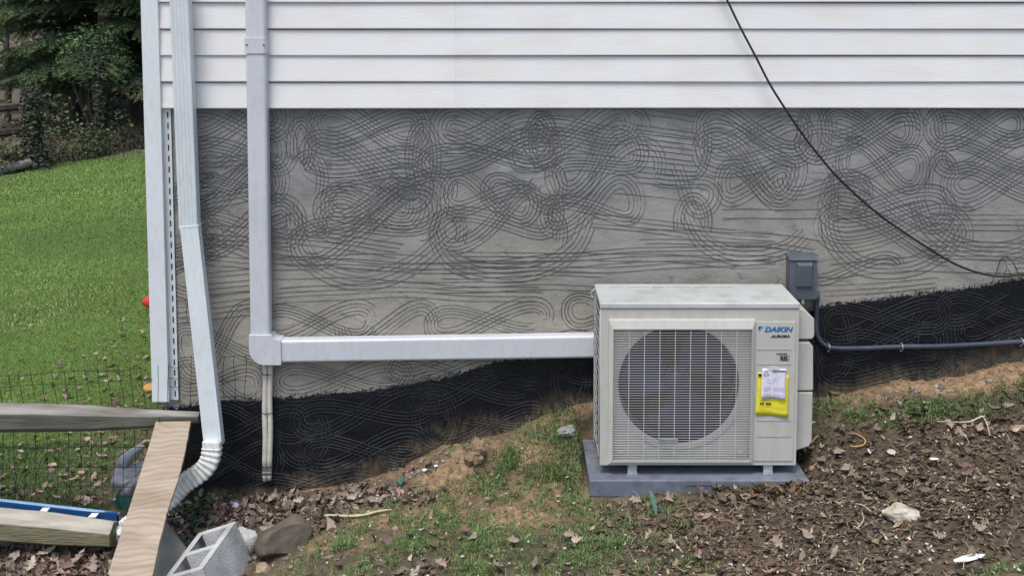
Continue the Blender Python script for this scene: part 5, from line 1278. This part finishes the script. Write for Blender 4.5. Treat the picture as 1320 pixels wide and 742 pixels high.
# the larger single leaves, each a leaf of its own
BIG = [(1003, 710, None, 3, .036), (1245, 612, None, 1, .04), (1262, 690, None, 3, .034), (1235, 605, None, 0, .036), (1180, 598, None, 4, .03), (1262, 560, None, 3, .03), (1225, 555, None, 3, .032),
       (1247, 618, None, 1, .03), (948, 618, None, 3, .032), (965, 612, None, 1, .03), (985, 616, None, 3, .03), (1010, 612, None, 4, .028), (1030, 616, None, 1, .03), (820, 652, None, 3, .032), (862, 650, None, 3, .03), (905, 640, None, 1, .036), (930, 650, None, 0, .034),
       (745, 705, None, 5, .03), (735, 698, None, 3, .03), (712, 717, None, 1, .03), (600, 691, None, 1, .028), (660, 705, None, 3, .03), (640, 738, None, 3, .034), (690, 735, None, 4, .03), (570, 735, None, 3, .034), (610, 700, None, 3, .028), (630, 650, None, 3, .022),
       (1080, 590, None, 3, .032), (1090, 612, None, 3, .03), (1085, 560, None, 0, .03), (1060, 600, None, 4, .03), (1130, 560, None, 4, .034), (1150, 545, None, 5, .026), (1180, 540, None, 3, .026), (1290, 545, None, 5, .03), (1300, 530, None, 3, .028), (1310, 560, None, 5, .026),
       (960, 690, None, 0, .03), (1040, 700, None, 3, .03), (1075, 725, None, 3, .034), (1170, 725, None, 4, .034), (1210, 700, None, 3, .03), (1300, 650, None, 1, .03), (1120, 700, None, 0, .03), (1190, 640, None, 1, .03), (900, 725, None, 3, .034), (930, 705, None, 5, .026),
       (480, 652, None, 3, .03), (455, 648, None, 5, .03), (430, 655, None, 3, .03), (410, 650, None, 4, .03), (505, 642, None, 3, .028), (385, 652, None, 5, .03), (350, 650, None, 3, .032), (325, 662, None, 3, .034), (20, 725, None, 3, .05), (60, 720, None, 5, .045), (100, 728, None, 3, .05),
       (130, 715, None, 4, .045), (40, 738, None, 5, .045), (85, 738, None, 1, .05), (120, 738, None, 3, .045), (5, 712, None, 3, .045)]
LANDM = [('cream-coloured stone', 1162, 662), ('long white plastic strip', 1249, 724), ('long pale twig', 1240, 547), ('orange-yellow plastic strip', 1104, 570), ('right front corner of the pad', 1040, 622), ('left front corner of the pad', 760, 640),
         ('strap leaves before the pad', 842, 650), ('long pale root', 450, 668), ('brown boulder', 365, 690), ('end of the thick pale rail', 145, 690), ('turquoise scrap', 518, 624), ('clay patch left of the pad', 665, 668)]
SHADE = ['brown', 'tan', 'dark brown', 'pale', 'grey-brown', 'cream']
ORD = ['nearest', 'second nearest', 'third nearest', 'fourth nearest', 'fifth nearest', 'sixth nearest', 'seventh nearest', 'eighth nearest', 'ninth nearest', 'tenth nearest', 'eleventh nearest', 'twelfth nearest', 'thirteenth nearest', 'fourteenth nearest', 'fifteenth nearest']
def leaf_labels():
    own = {}
    for q, b_ in enumerate(BIG):
        d = [math.hypot(b_[0] - a, b_[1] - c) for _, a, c in LANDM]; k = int(np.argmin(d)); own.setdefault(k, []).append((d[k], q))
    out = {}
    for k, L_ in own.items():
        for i, (_, q) in enumerate(sorted(L_)): out[q] = '%s big dead leaf %s to the %s' % (SHADE[BIG[q][3]], ORD[i], LANDM[k][0])
    return out
LL = leaf_labels()
big_mats = [pmat('dry_leaf_' + n_, tuple(c * .8 for c in col), tuple(min(1, c * 1.25) for c in col), 30, .8, .5, 60) for n_, col in (('brown', (.10, .07, .05)), ('tan', (.15, .10, .072)), ('dark', (.06, .045, .036)), ('pale', (.26, .20, .155)), ('grey', (.17, .14, .12)), ('cream', (.38, .31, .24)))]
for q, (px_, py_, lb_, mi, s) in enumerate(BIG):
    g = ground_at(px_, py_); rr = random.Random(q * 5 + 1)
    tv, tf = oak(rr.choice(((.16, .5, .22, .66, .28, .5, .2, .2), (.12, .34, .2, .48, .24, .6, .3, .34, .1), (.3, .52, .55, .4, .2))), q + 200, rr.uniform(.2, .8)); n = len(tv) - 1
    # finer rim with pointed lobes
    V = [Vector(v) * s * 1.0 for v in tv]
    Mx = Matrix.Rotation(rr.uniform(0, 6.28), 4, 'Z') @ Matrix.Rotation(rr.gauss(.25, .25), 4, 'X') @ Matrix.Rotation(rr.gauss(0, .3), 4, 'Y')
    V = [Matrix.Rotation(.35, 4, 'X') @ (Mx @ v) for v in V]
    me = bpy.data.meshes.new('dead_leaf'); me.from_pydata([tuple(v) for v in V], [], tf); me.materials.append(big_mats[mi])
    me.polygons.foreach_set('use_smooth', [True] * len(tf))
    o = bpy.data.objects.new('dead_leaf', me); COL.objects.link(o); o.location = g + Vector((0, 0, .022 + s * .3))
    tag(o, LL[q], 'leaf', 'large dead leaves scattered on the soil')
# fine crumbs, chips of stone and rubble
def pebbles(name, X, Y, size, cols, label, seed):
    r = np.random.default_rng(seed); N = len(X)
    ico = np.array([(0, 0, 1), (.89, 0, .45), (.28, .85, .45), (-.72, .53, .45), (-.72, -.53, .45), (.28, -.85, .45), (.72, .53, -.45), (-.28, .85, -.45), (-.89, 0, -.45), (-.28, -.85, -.45), (.72, -.53, -.45), (0, 0, -1)])
    f = [(0, 1, 2), (0, 2, 3), (0, 3, 4), (0, 4, 5), (0, 5, 1), (1, 6, 2), (2, 6, 7), (2, 7, 3), (3, 7, 8), (3, 8, 4), (4, 8, 9), (4, 9, 5), (5, 9, 10), (5, 10, 1), (1, 10, 6), (11, 7, 6), (11, 8, 7), (11, 9, 8), (11, 10, 9), (11, 6, 10)]
    R = rot(r.uniform(0, 6.3, N), r.normal(0, .5, N), r.normal(0, .5, N))
    sc = size[:, None] * r.uniform(.5, 1.25, (N, 3)); V = np.einsum('nij,nkj->nki', R, ico[None] * sc[:, None, :] * r.uniform(.55, 1.25, (N, 12, 1))) + np.stack([X, Y, gz(X, Y) + size * .25], 1)[:, None, :]
    C = cols[r.integers(0, len(cols), N)] * r.uniform(.75, 1.2, (N, 1))
    o = bulk_mesh(name, V, f, C, M['foliage']); return tag(o, label, 'rubble', kind='stuff')
X, Y, px, py, r = sample(26000, -3.0, 3.3, -1.75, -.01, CLAY + [(460, 640, 120, 14, 1), (560, 610, 40, 10, 1), (600, 600, 60, 22, 1), (360, 720, 50, 20, .8), (1150, 515, 80, 6, .8)], 1.2, 31, .12)
pebbles('soil_crumbs', X, Y, r.lognormal(math.log(.0035), .6, len(X)).clip(.0015, .018), np.array([(.22, .15, .09), (.17, .12, .075), (.26, .18, .11), (.12, .09, .06)]), 'loose crumbs of clay and soil', 32)
X, Y, px, py, r = sample(9000, -3.0, 3.3, -.9, -.01, [(455, 643, 110, 8, 1), (545, 612, 34, 6, 1), (595, 590, 34, 10, .8), (350, 715, 60, 20, .5), (1200, 504, 36, 5, 1), (1290, 490, 34, 5, 1), (1140, 517, 36, 4, 1), (400, 690, 50, 16, .3)], 1.0, 33)
pebbles('rubble', X, Y, r.lognormal(math.log(.0075), .5, len(X)).clip(.003, .017), np.array([(.27, .22, .19), (.22, .17, .14), (.33, .28, .24), (.16, .12, .10), (.42, .39, .36)]), 'pale rubble along the foot of the tarred wall', 34)
X, Y, px, py, r = sample(2600, -2.6, 3.2, -1.7, -.05, LITTER + GRASS, 1.0, 35)
scatter_leaves('leaf_fragments', X, Y, r.uniform(.004, .010, len(X)), np.array([(.55, .50, .42), (.65, .62, .58), (.42, .36, .28)]), (1, 1, 1), 'pale fragments of leaf and bark', lift=.014, seed=36)
# straw-like stems in the litter
def stems(name, X, Y, Ls, cols, label, seed, w=.0012, lift=.008, mat='blade'):
    r = np.random.default_rng(seed); N = len(X); tv = np.array([(-.5, -1, 0), (-.5, 1, 0), (0, 1, .12), (0, -1, .12), (.5, -.8, 0), (.5, .8, 0)])
    V = tv[None] * np.stack([Ls, np.full(N, w), Ls], 1)[:, None, :]
    R = rot(r.uniform(0, 6.3, N), r.normal(0, .15, N), r.normal(0, .25, N)); sx, sy = slope_frame(X, Y)
    V = np.einsum('nij,nkj->nki', R, V) + np.stack([X, Y, gz(X, Y) + lift + .01 * r.random(N)], 1)[:, None, :]
    C = cols[r.integers(0, len(cols), N)]; o = bulk_mesh(name, V, [(0, 1, 2, 3), (3, 2, 5, 4)], C, M[mat]); return tag(o, label, 'straw', kind='stuff')
X, Y, px, py, r = sample(5200, -2.6, 3.2, -1.7, -.02, LITTER + [(650, 650, 200, 80, .5)], 1.0, 41)
stems('dry_stems', X, Y, r.uniform(.015, .07, len(X)), np.array([(.30, .24, .16), (.20, .15, .10), (.44, .38, .27), (.12, .09, .06)]), 'dry stems and pine needles mixed through the litter', 42)

def grass(name, X, Y, h, cols, label, seed, w=.0022, lean=.5, cat='grass', zfun=gz):
    r = np.random.default_rng(seed); N = len(X); Z = zfun(X, Y) - .004
    a = r.uniform(0, 6.283, N); L = r.uniform(.15, 1.0, N) * lean; dx, dy = np.cos(a), np.sin(a)
    ts = [0, .45, .8, 1.0]; V = np.zeros((N, 7, 3)); k = 0
    wx, wy = -dy, dx
    for i, t in enumerate(ts):
        q_ = 1 / np.sqrt(1 + .5 * L * L); cxx = X + dx * L * h * q_ * t ** 1.5; cyy = Y + dy * L * h * q_ * t ** 1.5; czz = Z + h * q_ * t * (1 - .38 * np.minimum(L, 1.6) * t)
        ww = w * (1 - t * .75) * (h / .05) ** .4
        if t < 1:
            V[:, k] = np.stack([cxx - wx * ww, cyy - wy * ww, czz], 1); V[:, k + 1] = np.stack([cxx + wx * ww, cyy + wy * ww, czz], 1); k += 2
        else: V[:, k] = np.stack([cxx, cyy, czz], 1)
    n = len(cols); C = cols[r.integers(0, n, N)] * r.uniform(.7, 1.35, (N, 1))
    f = [(0, 1, 3), (0, 3, 2), (2, 3, 5), (2, 5, 4), (4, 5, 6)]
    return tag(bulk_mesh(name, V, f, C, M['blade']), label, cat, kind='stuff')
GC = np.array([(.12, .23, .05), (.085, .18, .04), (.17, .28, .07), (.06, .13, .035), (.26, .29, .12), (.10, .20, .06), (.18, .16, .09)])
X, Y, px, py, r = sample(900000, -2.9, 3.2, -1.75, -.02, GRASS, .95, 51, .0)
cl = .45 * fbm(X * 24, Y * 24, 2) + .55 * fbm(X * 7, Y * 9, 3); ok = r.random(len(X)) < sstep(.34, .46, cl); X, Y = X[ok], Y[ok]
grass('turf_patches', X, Y, (.018 + .034 * r.random(len(X))) * (.6 + .9 * sstep(.4, .8, fbm(X * 7, Y * 7, 2))), GC, 'ragged patches of grass on the slope', 52, w=.0022, lean=1.5)
# sprouting blades scattered thin
X, Y, px, py, r = sample(9000, -2.9, 3.2, -1.75, -.02, [(650, 660, 260, 100, .5), (1150, 530, 180, 30, .6)], 1, 53)
grass('turf_patches', X, Y, .02 + .04 * r.random(len(X)), GC, 'thin single blades of grass over clay', 54, w=.0015, lean=1.3)
# low broad weeds
def weeds(name, X, Y, size, cols, label, seed, up=.5, lift=.01):
    r = np.random.default_rng(seed); N = len(X); tv, tf = lobed(7, 1, .05, .62, .5, 77)
    R = rot(r.uniform(0, 6.3, N), r.normal(.2, up, N), r.normal(0, up, N)); pos = np.stack([X, Y, gz(X, Y) + lift + size * r.random(N) * 1.4], 1)
    return tag(bulk(name, tv, tf, pos, R, size, cols[r.integers(0, len(cols), N)] * r.uniform(.7, 1.3, (N, 1)), M['blade'], True), label, 'weeds', kind='stuff')
WC = np.array([(.045, .115, .03), (.07, .15, .04), (.035, .09, .035)])
X, Y, px, py, r = sample(9000, -2.9, 3.2, -1.2, -.02, [(1220, 528, 90, 14, 1), (1130, 535, 60, 12, .7), (1300, 512, 50, 14, 1), (690, 560, 30, 12, .5), (1065, 520, 30, 10, .6)], 1, 55)
weeds('low_weeds', X, Y, r.uniform(.005, .012, len(X)), WC, 'dark low weeds in the strip by the wall', 56)
X, Y, px, py, r = sample(2400, -2.2, -.9, -.8, -.02, [(240, 680, 28, 40, 1), (262, 650, 36, 14, .5), (215, 650, 20, 30, .8)], 1, 57)
weeds('ivy_patch', X, Y, r.uniform(.012, .024, len(X)), np.array([(.02, .05, .025), (.03, .07, .035), (.05, .075, .045)]), 'dark ivy in the shade between plank and block', 58, lift=.03)
# tall tufts against the wall by the unit
X, Y, px, py, r = sample(5200, -.3, .45, -.45, -.02, [(715, 548, 48, 26, .8)], 1, 59)
grass('tall_grass', X, Y, .02 + .045 * r.random(len(X)), GC * .9, 'tall grass at the back left corner of the pad', 60, w=.0016, lean=1.0)

# ------------------------------------------------------------------ back lawn
r = np.random.default_rng(61)
def lawn_pts(n, x0, x1, y0, y1):
    X = r.uniform(x0, x1, n); Y = r.uniform(y0, y1, n); ok = (X < WX0 - .05 - 0 * Y)
    return X[ok], Y[ok]
LC = np.array([(.125, .25, .040), (.095, .205, .034), (.16, .29, .052), (.20, .31, .07), (.075, .16, .028)])
def lawn(n, x0, x1, y0, y1, h, w, seed, name='lawn_grass'):
    X, Y = lawn_pts(n, x0, x1, y0, y1)
    bare = sstep(2.3, .3, np.hypot((X + 1.75) * 2.6, Y - .6)) * 1.0; ok = (r.random(len(X)) > bare * (.35 + .9 * fbm(X * 4, Y * 4, 3))); ok2 = Y[ok] < edgeY(X[ok]) + r.normal(0, .12, ok.sum()); X, Y = X[ok][ok2], Y[ok][ok2]
    o = grass(name, X, Y, h * r.uniform(.6, 1.3, len(X)), LC, 'mown green lawn behind the house', seed, w=w, lean=.9)
    # blade tint varies in streaks and patches, and darkens towards the house
    me = o.data; a = me.color_attributes['tint']; c = np.empty(len(a.data) * 4, np.float32); a.data.foreach_get('color', c); c = c.reshape(-1, 7, 4)
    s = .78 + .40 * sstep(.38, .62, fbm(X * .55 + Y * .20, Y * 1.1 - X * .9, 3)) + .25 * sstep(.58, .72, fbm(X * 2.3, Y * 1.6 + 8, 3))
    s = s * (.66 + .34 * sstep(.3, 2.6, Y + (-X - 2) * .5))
    s = s * (1.0 + .55 * (fbm(X * .9 + 3, Y * .5, 3) - .5)); yel = sstep(.45, .7, fbm(X * .7 + 9, Y * .8 + 2, 3)) * .30
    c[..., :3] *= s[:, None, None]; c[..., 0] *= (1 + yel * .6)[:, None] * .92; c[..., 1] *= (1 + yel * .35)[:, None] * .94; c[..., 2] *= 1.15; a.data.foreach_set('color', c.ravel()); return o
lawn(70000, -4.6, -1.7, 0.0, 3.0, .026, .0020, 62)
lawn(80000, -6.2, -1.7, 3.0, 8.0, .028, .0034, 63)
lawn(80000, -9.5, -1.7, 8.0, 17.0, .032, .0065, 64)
lawn(45000, -3.8, -1.7, -.0, .9, .030, .0020, 65)
X, Y = r.uniform(-3.6, -1.78, 12000), r.uniform(-1.0, 0, 12000); ok = r.random(len(X)) < sstep(-.5, -.05, Y) * .8
grass('lawn_grass', X[ok], Y[ok], .02 + .03 * r.random(ok.sum()), GC * .8, 'grass creeping under the rails', 66, w=.0018, lean=1)
wp = []
for px_, py_ in ((55, 356), (70, 360), (43, 378), (35, 380), (60, 398), (68, 400), (75, 396), (40, 415), (45, 418), (38, 422), (10, 410), (128, 375), (140, 373), (95, 385)):
    d = ray(px_, py_); t = (-.40 - CAM[2]) / d[2]; q = CAM + d * t
    wp.append((q[0], q[1]))
XX = np.concatenate([r.normal(a, .10, 60) for a, b_ in wp]); YYb = np.concatenate([r.normal(b_, .10, 60) for a, b_ in wp]); ok = XX < WX0 - .05
grass('clover_tufts', XX[ok], YYb[ok], .022 + .02 * r.random(ok.sum()), np.array([(.30, .38, .14), (.24, .34, .10), (.36, .42, .20)]), 'paler tufts in the lawn', 67, w=.004, lean=1.4)

# ------------------------------------------------------------------ trees behind the lawn
def gzf(x, y): return float(gz(np.array([x]), np.array([y]))[0])
def spruce(x, y, Ht, seed, label, base=.3, spread=2.0, lowdens=1.0, trunk_r=.12, tint=1.0):
    r = np.random.default_rng(seed); g = gzf(x, y)
    root = thing('spruce_tree', (x, y, g - .05), label, 'tree', 'evergreen trees beyond the lawn')
    b = MB(); P = [(x + .06 * math.sin(t * 5 + seed), y + .04 * math.cos(t * 4), g - .1 + Ht * t) for t in np.linspace(0, 1, 12)]
    b.tube(P, [trunk_r * (1 - .93 * t) for t in np.linspace(0, 1, 12)], 9); b.obj('trunk', M['bark'], root, True)
    pos = []; dirs = []; tw = []; limb = MB()
    nb = int(26 * Ht / 3 * lowdens)
    for i in range(nb):
        hh = base + (Ht - base - .2) * (i / nb) ** 1.15; az = r.uniform(0, 6.283); Lb = spread * (1 - .8 * hh / Ht) * r.uniform(.7, 1.1)
        d = np.array([math.cos(az), math.sin(az), 0]); pts = []
        for t in np.linspace(0, 1, 7): pts.append(np.array([x, y, g + hh]) + d * Lb * t + np.array([0, 0, Lb * (.10 * t - .42 * t * t + .14 * t ** 3)]))
        limb.tube(pts, [.022 * (1 - .8 * t) for t in np.linspace(0, 1, 7)], 4)
        side = np.array([-d[1], d[0], 0]); nt_ = int(13 * Lb) + 4
        for j in range(nt_):
            t = .12 + .88 * (j + r.random()) / nt_; p = pts[0] + d * Lb * t + np.array([0, 0, Lb * (.10 * t - .42 * t * t + .14 * t ** 3)])
            for s in (-1, 1):
                Lt = Lb * .36 * (1 - .55 * t) * r.uniform(.6, 1.15) + .05; dd = side * s * .8 + d * .6 + np.array([0, 0, -.18 + r.normal(0, .12)]); dd /= np.linalg.norm(dd)
                m = max(3, int(Lt / .035))
                for k in range(m):
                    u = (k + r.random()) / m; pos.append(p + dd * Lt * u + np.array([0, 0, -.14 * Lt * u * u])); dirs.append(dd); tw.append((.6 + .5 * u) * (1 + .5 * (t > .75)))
    pos = np.array(pos); dirs = np.array(dirs); N = len(pos)
    limb.obj('limbs', M['bark'], root, False).name = 'limb'
    # each tuft: a fan of five narrow needle sprays lying along the twig
    up = np.array([0, 0, 1.0]); sd = np.cross(dirs, up); sd /= np.linalg.norm(sd, axis=1)[:, None] + 1e-9; nn = np.cross(sd, dirs)
    V = np.zeros((N, 15, 3)); ln = r.uniform(.05, .085, N)[:, None]
    for q in range(5):
        a = (q - 2) * .42 + r.normal(0, .15, N)[:, None]; e = r.normal(0, .35, N)[:, None] - .1
        dq = dirs * np.cos(a) + sd * np.sin(a) + nn * e; dq /= np.linalg.norm(dq, axis=1)[:, None]; wv_ = np.cross(dq, nn + sd * r.normal(0, .4, N)[:, None]); wv_ /= np.linalg.norm(wv_, axis=1)[:, None] + 1e-9
        V[:, q * 3] = pos - wv_ * .008; V[:, q * 3 + 1] = pos + wv_ * .008; V[:, q * 3 + 2] = pos + dq * ln
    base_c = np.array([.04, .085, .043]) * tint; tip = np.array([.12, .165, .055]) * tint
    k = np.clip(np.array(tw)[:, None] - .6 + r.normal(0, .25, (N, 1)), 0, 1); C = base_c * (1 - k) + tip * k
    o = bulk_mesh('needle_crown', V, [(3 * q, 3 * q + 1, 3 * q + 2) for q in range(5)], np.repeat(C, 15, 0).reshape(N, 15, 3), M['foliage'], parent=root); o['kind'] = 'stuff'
    return root
def wx(px, y): return (px - 660) / FPX * (y + 5.4) * 1.0
spruce(wx(128, 15.0), 15.0, 9.5, 1, 'big dark spruce with bare lower trunk just left of the house', base=1.15, spread=2.4, lowdens=1.7, trunk_r=.085)
spruce(wx(92, 16.4), 16.4, 9.5, 2, 'spruce whose drooping boughs reach left over the fence', base=1.0, spread=2.4, lowdens=1.7, trunk_r=.10)
spruce(wx(172, 16.2), 16.2, 9.0, 3, 'dark spruce half hidden behind the house corner', base=1.0, spread=2.1, lowdens=1.5, trunk_r=.10)
spruce(wx(210, 19.5), 19.5, 10, 4, 'farther spruce filling the gap behind the house corner', base=.6, spread=2.6, lowdens=1.1, trunk_r=.13)
spruce(wx(110, 20.0), 20.0, 10, 5, 'farther spruce standing behind the big dark one', base=.6, spread=2.8, lowdens=1.2, trunk_r=.13)
def shrub(x, y, rx_, rz_, h0, n, seed, label):
    r = np.random.default_rng(seed); g = gzf(x, y); root = thing('evergreen_shrub', (x, y, g), label, 'shrub'); b = MB()
    for k in range(7):
        a = r.uniform(0, 6.28); e = np.array([x + math.cos(a) * rx_ * .6, y + math.sin(a) * rx_ * .5, g + h0 + rz_ * r.uniform(.6, 1.6)]); b.tube([(x, y, g - .05), tuple((np.array([x, y, g]) + e) / 2 + r.normal(0, .08, 3)), tuple(e)], [.03, .02, .008], 5)
    o = b.obj('stem', M['bark'], root)
    c = r.normal(0, 1, (46, 3)); c /= np.linalg.norm(c, axis=1)[:, None]; c *= r.uniform(.45, 1.0, (46, 1)); k = r.integers(0, 46, n)
    P = c[k] + r.normal(0, .17, (n, 3)); pos = np.stack([x + P[:, 0] * rx_, y + P[:, 1] * rx_ * .8, g + h0 + rz_ + P[:, 2] * rz_], 1); pos = pos[pos[:, 2] > g + .1]; m = len(pos)
    tv, tf = lobed(6, 1, .05, .6, .4, 5); kk = k[:m]; br = (.6 + .8 * r.random(46))[kk][:, None]
    col = np.array([(.06, .12, .045), (.09, .15, .055), (.045, .09, .04), (.13, .18, .07)])[r.integers(0, 4, m)] * br
    q = bulk('leaf_crown', tv, tf, pos, rot(r.uniform(0, 6.3, m), r.normal(.6, .6, m), r.normal(0, .6, m)), r.uniform(.018, .038, m), col, M['foliage'], parent=root); q['kind'] = 'stuff'
shrub(wx(122, 14.2), 14.2, .6, .55, 1.0, 5000, 301, 'mixed broad-leaved evergreen in front of the big spruce')
shrub(wx(70, 15.0), 15.0, .5, .55, .7, 6000, 303, 'loose green bush between the two ivy trunks')
# ivy-clad dead trunk by the fence
def clad(x, y, h, rad, seed, label):
    r = np.random.default_rng(seed); g = gzf(x, y); root = thing('ivy_trunk', (x, y, g), label, 'tree')
    b = MB(); b.tube([(x + .03 * math.sin(i), y, g - .1 + h * i / 6) for i in range(7)], [rad * (1 - .3 * i / 6) for i in range(7)], 9); b.obj('trunk', M['bark'], root, True)
    N = 1500; a = r.uniform(0, 6.3, N); z = r.uniform(.0, h, N); rr_ = rad * r.uniform(.9, 1.9, N) * (1 + .9 * sstep(.4, 0, z)); tv, tf = lobed(6, 1, .05, .7, .4, 5)
    pos = np.stack([x + rr_ * np.cos(a), y + rr_ * np.sin(a), g + z], 1)
    o = bulk('ivy_leaves', tv, tf, pos, rot(a + 1.57, r.normal(1.1, .4, N), r.normal(0, .4, N)), r.uniform(.018, .035, N), np.array([(.03, .05, .02), (.05, .06, .03), (.09, .065, .045), (.02, .035, .018)])[r.integers(0, 4, N)], M['foliage'], parent=root); o['kind'] = 'stuff'
clad(wx(38, 11.2), 11.2, 1.2, .085, 71, 'short dark trunk wrapped in ivy beside the rail fence')
clad(wx(127, 13.0), 13.0, 1.5, .05, 72, 'slim dark trunk with ivy in front of the spruces')
# bare hardwoods further off
def bare_tree(x, y, h, rad, seed, label, lean=.0, mat='barkpale'):
    r = np.random.default_rng(seed); g = gzf(x, y); root = thing('bare_tree', (x, y, g), label, 'tree', 'bare trees in the wood behind')
    pts = [(x + lean * h * (i / 8) + .06 * math.sin(i * 1.3 + seed), y, g - .2 + h * i / 8) for i in range(9)]
    b = MB(); b.tube(pts, [rad * (1 - .8 * i / 8) for i in range(9)], 8); b.obj('trunk', M[mat], root, True)
    b = MB()
    for i in range(16):
        t = r.uniform(.15, .95); p = np.array(pts[int(t * 8)]); d = np.array([r.normal(), r.normal() * .6, .7]); d /= np.linalg.norm(d); L = r.uniform(.6, 1.8) * (1 - t * .5)
        q = p + d * L * .5 + np.array([0, 0, .05]); e = p + d * L + r.normal(0, .15, 3); b.tube([p, q, e], [.02, .012, .004], 4)
        for _ in range(3): b.tube([q, q + (e - q) * .5 + r.normal(0, .2, 3), q + (e - q) + r.normal(0, .35, 3)], [.008, .005, .002], 3)
    b.obj('branches', M[mat], root).name = 'crown'
bare_tree(wx(8, 17.5), 17.5, 7, .08, 81, 'crooked pale bare tree at the left edge behind the fence', -.03)
for q, (px_, y_, rd, lb_) in enumerate(((28, 30, .14, 'slim bare tree in the gap left of the spruces'), (50, 36, .15, 'farther bare tree seen through the spruce boughs'), (-10, 42, .18, 'distant bare tree behind the crooked pale one'), (90, 34, .16, 'bare tree hidden behind the big spruce'),
                                    (-60, 26, .12, 'bare tree standing beyond the rail fence at far left'), (175, 38, .15, 'bare tree hidden behind the house corner'))):
    bare_tree(wx(px_, y_), y_, 9, rd, 90 + q, lb_, (q % 3 - 1) * .03)
# undergrowth: brambles, twigs, low green shrubs
r = np.random.default_rng(101)
N = 5200; X = r.uniform(-12, -1.9, N); Y = edgeY(X) + np.abs(r.normal(0, 1.5, N)) - .05; hh = r.uniform(.1, .9, N)
a = r.uniform(0, 6.3, N); V = np.zeros((N, 6, 3)); G = gz(X, Y)
for k, t in enumerate((0, .5, 1)):
    cxx = X + np.cos(a) * hh * .7 * t ** 1.5 + r.normal(0, .02, N); czz = G + hh * (t - .45 * t * t); cyy = Y + np.sin(a) * hh * .5 * t ** 1.5
    w_ = .004 * (1.2 - t); V[:, 2 * k] = np.stack([cxx - w_, cyy, czz], 1); V[:, 2 * k + 1] = np.stack([cxx + w_, cyy, czz], 1)
tag(bulk_mesh('brambles', V, [(0, 1, 3, 2), (2, 3, 5, 4)], np.array([(.10, .075, .055), (.16, .12, .09), (.06, .045, .035), (.07, .09, .03)])[r.integers(0, 4, N)], M['foliage']), 'tangle of brown brambles along the far lawn edge', 'undergrowth', kind='stuff')
N = 30000; X = r.uniform(-12, -1.9, N); Y = edgeY(X) + np.abs(r.normal(0, 1.7, N)) - .1; cl = fbm(X * 1.4, Y * 1.4, 3); ok = r.random(N) < sstep(.35, .6, cl); X, Y, cl = X[ok], Y[ok], cl[ok]; N = len(X)
Z = gz(X, Y) + r.random(N) ** 1.4 * (.3 + 2.6 * np.clip(cl - .35, 0, 1)) * (.45 + .55 * sstep(0, 1.6, Y - edgeY(X))); tv, tf = lobed(6, 1, .05, .6, .4, 5)
tag(bulk('undergrowth', tv, tf, np.stack([X, Y, Z], 1), rot(r.uniform(0, 6.3, N), r.normal(.4, .6, N), r.normal(0, .6, N)), r.uniform(.02, .045, N), np.array([(.07, .12, .035), (.05, .09, .03), (.11, .16, .05), (.12, .09, .055), (.03, .055, .022)])[r.integers(0, 5, N)], M['foliage']), 'leafy undergrowth below the spruces', 'undergrowth', kind='stuff')
# far wood: thickets of pale twigs and new leaves
N = 30000; X = r.uniform(-34, 12, N); Y = r.uniform(19, 60, N); Z = gz(X, Y) + r.random(N) ** 1.2 * 6.5; s = r.uniform(.05, .14, N); cl = fbm(X * .5, Z * .9 + Y * .2, 3)
col = np.where((cl > .5)[:, None], np.array([[.24, .32, .10]]), np.array([[.42, .32, .26]])) * r.uniform(.6, 1.3, (N, 1))
tag(bulk('far_thicket', tv, tf, np.stack([X, Y, Z], 1), rot(r.uniform(0, 6.3, N), r.normal(1.2, .5, N), r.normal(0, .6, N)), s, col, M['foliage']), 'distant thicket of budding trees', 'woodland', kind='stuff')
# split-rail fence behind the lawn
def rail_fence():
    x0, y0 = wx(-190, 9.5), 9.5; x1, y1 = wx(38, 11.6), 11.6
    root = thing('rail_fence', ((x0 + x1) / 2, (y0 + y1) / 2, -.4), 'grey split rail fence at the far edge of the lawn', 'fence')
    n = 2
    for i in range(n + 1):
        t = i / n; x, y = x0 + (x1 - x0) * t, y0 + (y1 - y0) * t; g = gzf(x, y); b = MB(); b.tube([(x, y, g - .2), (x, y, g + 1.05)], [.07, .065], 6); b.obj('post', M['beam'], root)
        if i < n:
            x2, y2 = x0 + (x1 - x0) * (t + 1 / n), y0 + (y1 - y0) * (t + 1 / n); g2 = gzf(x2, y2)
            for hz_ in (.18, .52, .88):
                b = MB(); b.tube([(x - .08, y, g + hz_), ((x + x2) / 2, (y + y2) / 2, (g + g2) / 2 + hz_ + .01), (x2 + .08, y2, g2 + hz_ + .02)], [.05, .065, .05], 6); b.obj('rail', M['bark'], root)
rail_fence()
# fallen log at the lawn edge
lg = [(wx(-40, 10.4), 10.4, gzf(-7.5, 10.4) + .0), (wx(34, 11.0), 11.0, gzf(-6.8, 11.0) + .12)]
b = MB(); b.tube(lg, [.08, .06], 9); tag(b.obj('fallen_log', M['beam'], None, True), 'fallen log slanting at the far lawn edge by the ivy trunk', 'log')
